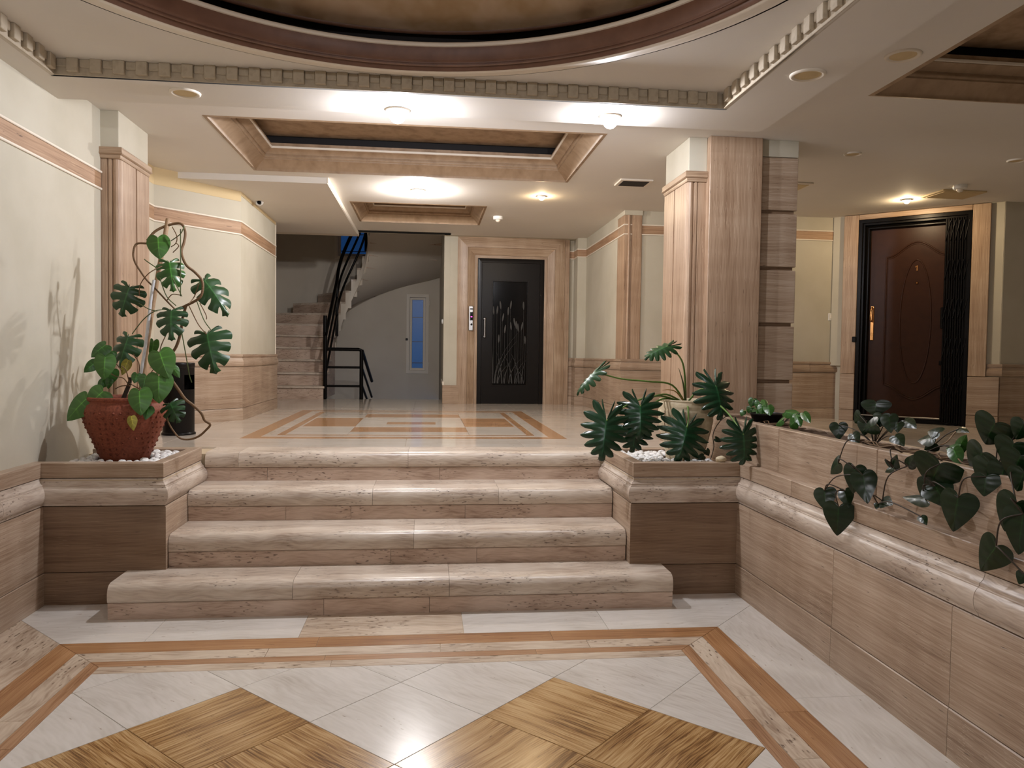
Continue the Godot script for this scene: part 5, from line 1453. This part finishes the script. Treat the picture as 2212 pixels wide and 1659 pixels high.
	for s in sets:
		var root := at_x(s[1][0], s[1][1], s[2])
		t = thing("trailing_ivy", s[0], "plant", root)
		var prev := root
		for q in s[3]:
			var a: Vector3 = X.call(q[0], q[1], q[5])
			var e: Vector3 = X.call(q[2], q[3], q[5] - 0.015)
			var from: Vector3 = prev if q[5] < 1.92 else root
			var mid: Vector3 = from.lerp(a, 0.5) + (Vector3(-0.03, 0.03, 0.0) if q[5] < 1.92 else Vector3(0, 0.02, 0.01))
			if from == root and q[5] < 1.92: mid = Vector3(1.9, 1.05, lerpf(root.z, a.z, 0.4))
			stem(t, "vine_stem", [from, mid, a], 0.0026 if q[5] < 1.95 else 0.0022, M.stem_dark, 6)
			leaf(t, "ivy" if q[6] else "heart", M.leaf_ivy if q[6] else M.leaf_pothos, a, e, q[4] * (a - EYE).length() / F * 1.0, Vector3(-0.75, 0.5 + rng.randf_range(-0.15, 0.35), 0.8 + rng.randf_range(-0.3, 0.3)))
			if q[5] < 1.92: prev = a
		for k in 3:   # roots and dead runners lying on the soil
			var z0 := root.z + rng.randf_range(-0.25, 0.25)
			stem(t, "dry_runner", [Vector3(2.02, 1.02, z0), Vector3(2.06, 1.035, z0 + 0.06), Vector3(2.04, 1.022, z0 + 0.14), Vector3(2.1, 1.03, z0 + 0.2)], 0.003, M.bark, 5)
	stem(t, "pale_runner", [at_x(2030, 962, 2.12), at_x(2045, 955, 2.13), at_x(2060, 938, 2.15), at_x(2070, 926, 2.16)], 0.003, M.pole, 6)

# ---------------------------------------------------------------- white pebbles
func build_pebbles() -> void:
	var kinds := []
	for k in 5:
		var f := FastNoiseLite.new()
		f.seed = 50 + k; f.frequency = 0.9
		var P := []
		for i in 9:
			var row := []
			for j in 13:
				var la := PI * i / 8.0
				var lo := TAU * (j % 12) / 12.0
				var d := Vector3(sin(la) * cos(lo), cos(la), sin(la) * sin(lo))
				var r := 1.0 + 0.28 * f.get_noise_3dv(d * 1.3) + 0.1 * f.get_noise_3dv(d * 3.5)
				row.append(d * r * Vector3(1.0, 0.62, 0.78))
			P.append(row)
		var b := MB.new()
		b.sheet(P, P.map(func(r): return r.map(func(_p): return Vector2.ZERO)))
		for q in b.n.size():
			if b.n[q].dot(b.v[q]) < 0.0: b.n[q] = -b.n[q]
		for q in range(0, b.v.size(), 3):
			if (b.v[q + 1] - b.v[q]).cross(b.v[q + 2] - b.v[q]).dot(b.v[q]) > 0.0:
				var w := b.v[q + 1]; b.v[q + 1] = b.v[q + 2]; b.v[q + 2] = w
				var w2 := b.n[q + 1]; b.n[q + 1] = b.n[q + 2]; b.n[q + 2] = w2
		kinds.append(b.mesh())
	var fields := [[-2.04, -1.525, -5.1, -4.53, Vector3(-1.785, 0, -4.80), 0.145, "white pebble in the planter round the terracotta pot", "white pebbles round the terracotta pot"],
		[1.285, 1.78, -5.1, -4.49, Vector3(1.665, 0, -4.80), 0.14, "white pebble in the planter round the cream pot", "white pebbles round the cream pot"]]
	for fl in fields:
		var spots := []
		var tries := 0
		while spots.size() < 105 and tries < 9000:
			tries += 1
			var r := rng.randf_range(0.018, 0.03)
			var p := Vector3(rng.randf_range(fl[0] + r, fl[1] - r), 0, rng.randf_range(fl[2] + r, fl[3] - r))
			if p.distance_to(fl[4]) < fl[5] + r: continue
			if spots.any(func(q): return q[0].distance_to(p) < (q[1] + r) * 0.82): continue
			spots.append([p, r])
			var o := MeshInstance3D.new()
			o.name = numbered("white_pebble")
			o.mesh = kinds[rng.randi() % 5]
			o.material_override = M.pebble
			add_child(o)
			o.position = p + Vector3(0, 0.757 + r * 0.35, 0)
			o.rotation = Vector3(rng.randf_range(-0.4, 0.4), rng.randf() * TAU, rng.randf_range(-0.4, 0.4))
			o.scale = Vector3.ONE * r
			var dx: float = p.x - fl[4].x
			var dz: float = p.z - fl[4].z
			var where := "in front of" if dz > 0.15 else ("behind" if dz < -0.15 else ("left of" if dx < 0 else "right of"))
			tag(o, fl[6].replace("round", where), "pebble", fl[7].replace("round", where))
	var s := obj("cream_stone", kinds[2], M.pot_cream)
	s.position = at_z(1560, 984, -4.44) + Vector3(0, 0.0, -0.02); s.position.y = 0.802; s.scale = Vector3(0.034, 0.034, 0.034)
	tag(s, "single larger cream stone on the planter rim under the fingered leaf", "stone")

func _ready() -> void:
	rng.seed = 20
	var cam := Camera3D.new()
	cam.name = "camera"
	cam.position = EYE; cam.basis = look
	cam.fov = rad_to_deg(2.0 * atan(829.5 / F))
	cam.near = 0.05; cam.far = 60.0
	add_child(cam)
	cam.current = true
	var we := WorldEnvironment.new()
	we.name = "environment"
	var env := Environment.new()
	env.background_mode = Environment.BG_SKY
	var sky := Sky.new()
	var sm := ProceduralSkyMaterial.new()   # deep blue dusk, seen only through the stairwell windows
	sm.sky_top_color = Color(0.04, 0.14, 0.34); sm.sky_horizon_color = Color(0.13, 0.29, 0.48)
	sm.ground_bottom_color = Color(0.11, 0.25, 0.42); sm.ground_horizon_color = Color(0.13, 0.29, 0.48)
	sky.sky_material = sm
	env.sky = sky
	env.background_energy_multiplier = 1.3
	env.tonemap_mode = Environment.TONE_MAPPER_LINEAR
	env.tonemap_exposure = 1.25
	env.sdfgi_enabled = true; env.ssao_enabled = true; env.ssil_enabled = true
	we.environment = env
	add_child(we)
	make_materials()
	var cool := Color(0.96, 0.965, 1.0)
	var warm := Color(1.0, 0.88, 0.70)
	lamp(Vector3(-0.19, 2.88, -4.74), 0.05, 2.35, cool, "brightest lit ceiling lamp under the rim above the steps", M.bulb)
	lamp(Vector3(1.10, 2.88, -4.66), 0.045, 1.0, cool, "lit ceiling lamp under the rim near the fluted column", M.bulb)
	lamp(Vector3(-0.10, 3.0, -7.56), 0.05, 2.3, Color(1.0, 0.985, 0.98), "lit ceiling lamp between the two brown coffers of the lift hall", M.bulb)
	lamp(at_y(1170, 424, 3.0), 0.03, 0.4, warm, "small lit ceiling spot right of the far coffer", M.bulb_warm, 0.012)
	lamp(at_y(1959, 431, 3.0), 0.03, 0.6, warm, "small lit ceiling spot above the numbered flat door", M.bulb_warm, 0.012)
	lamp(Vector3(-1.1, 2.88, -0.62), 0.05, 0.8, cool, "ceiling lamp on the rim near the entrance, wall side", M.bulb)
	lamp(Vector3(0.9, 2.88, -0.62), 0.05, 0.8, cool, "ceiling lamp on the rim near the entrance, trough side", M.bulb)
	build_walls()
	build_floors()
	build_steps()
	build_ceiling()
	build_dome()
	build_cornice()
	coffer(C1, "trim_4", "large brown coffer frame in the lift hall ceiling behind the bright lamp")
	coffer(C2, "trim_5", "small brown coffer frame in the ceiling in front of the lift")
	coffer(C3, "trim_6", "dark brown coffer frame in the side hall ceiling")
	build_stair()
	build_lift()
	build_flat_door()
	build_column()
	build_trough()
	build_fittings()
	build_bin()
	build_monstera()
	build_philodendron()
	build_vines()
	build_pebbles()
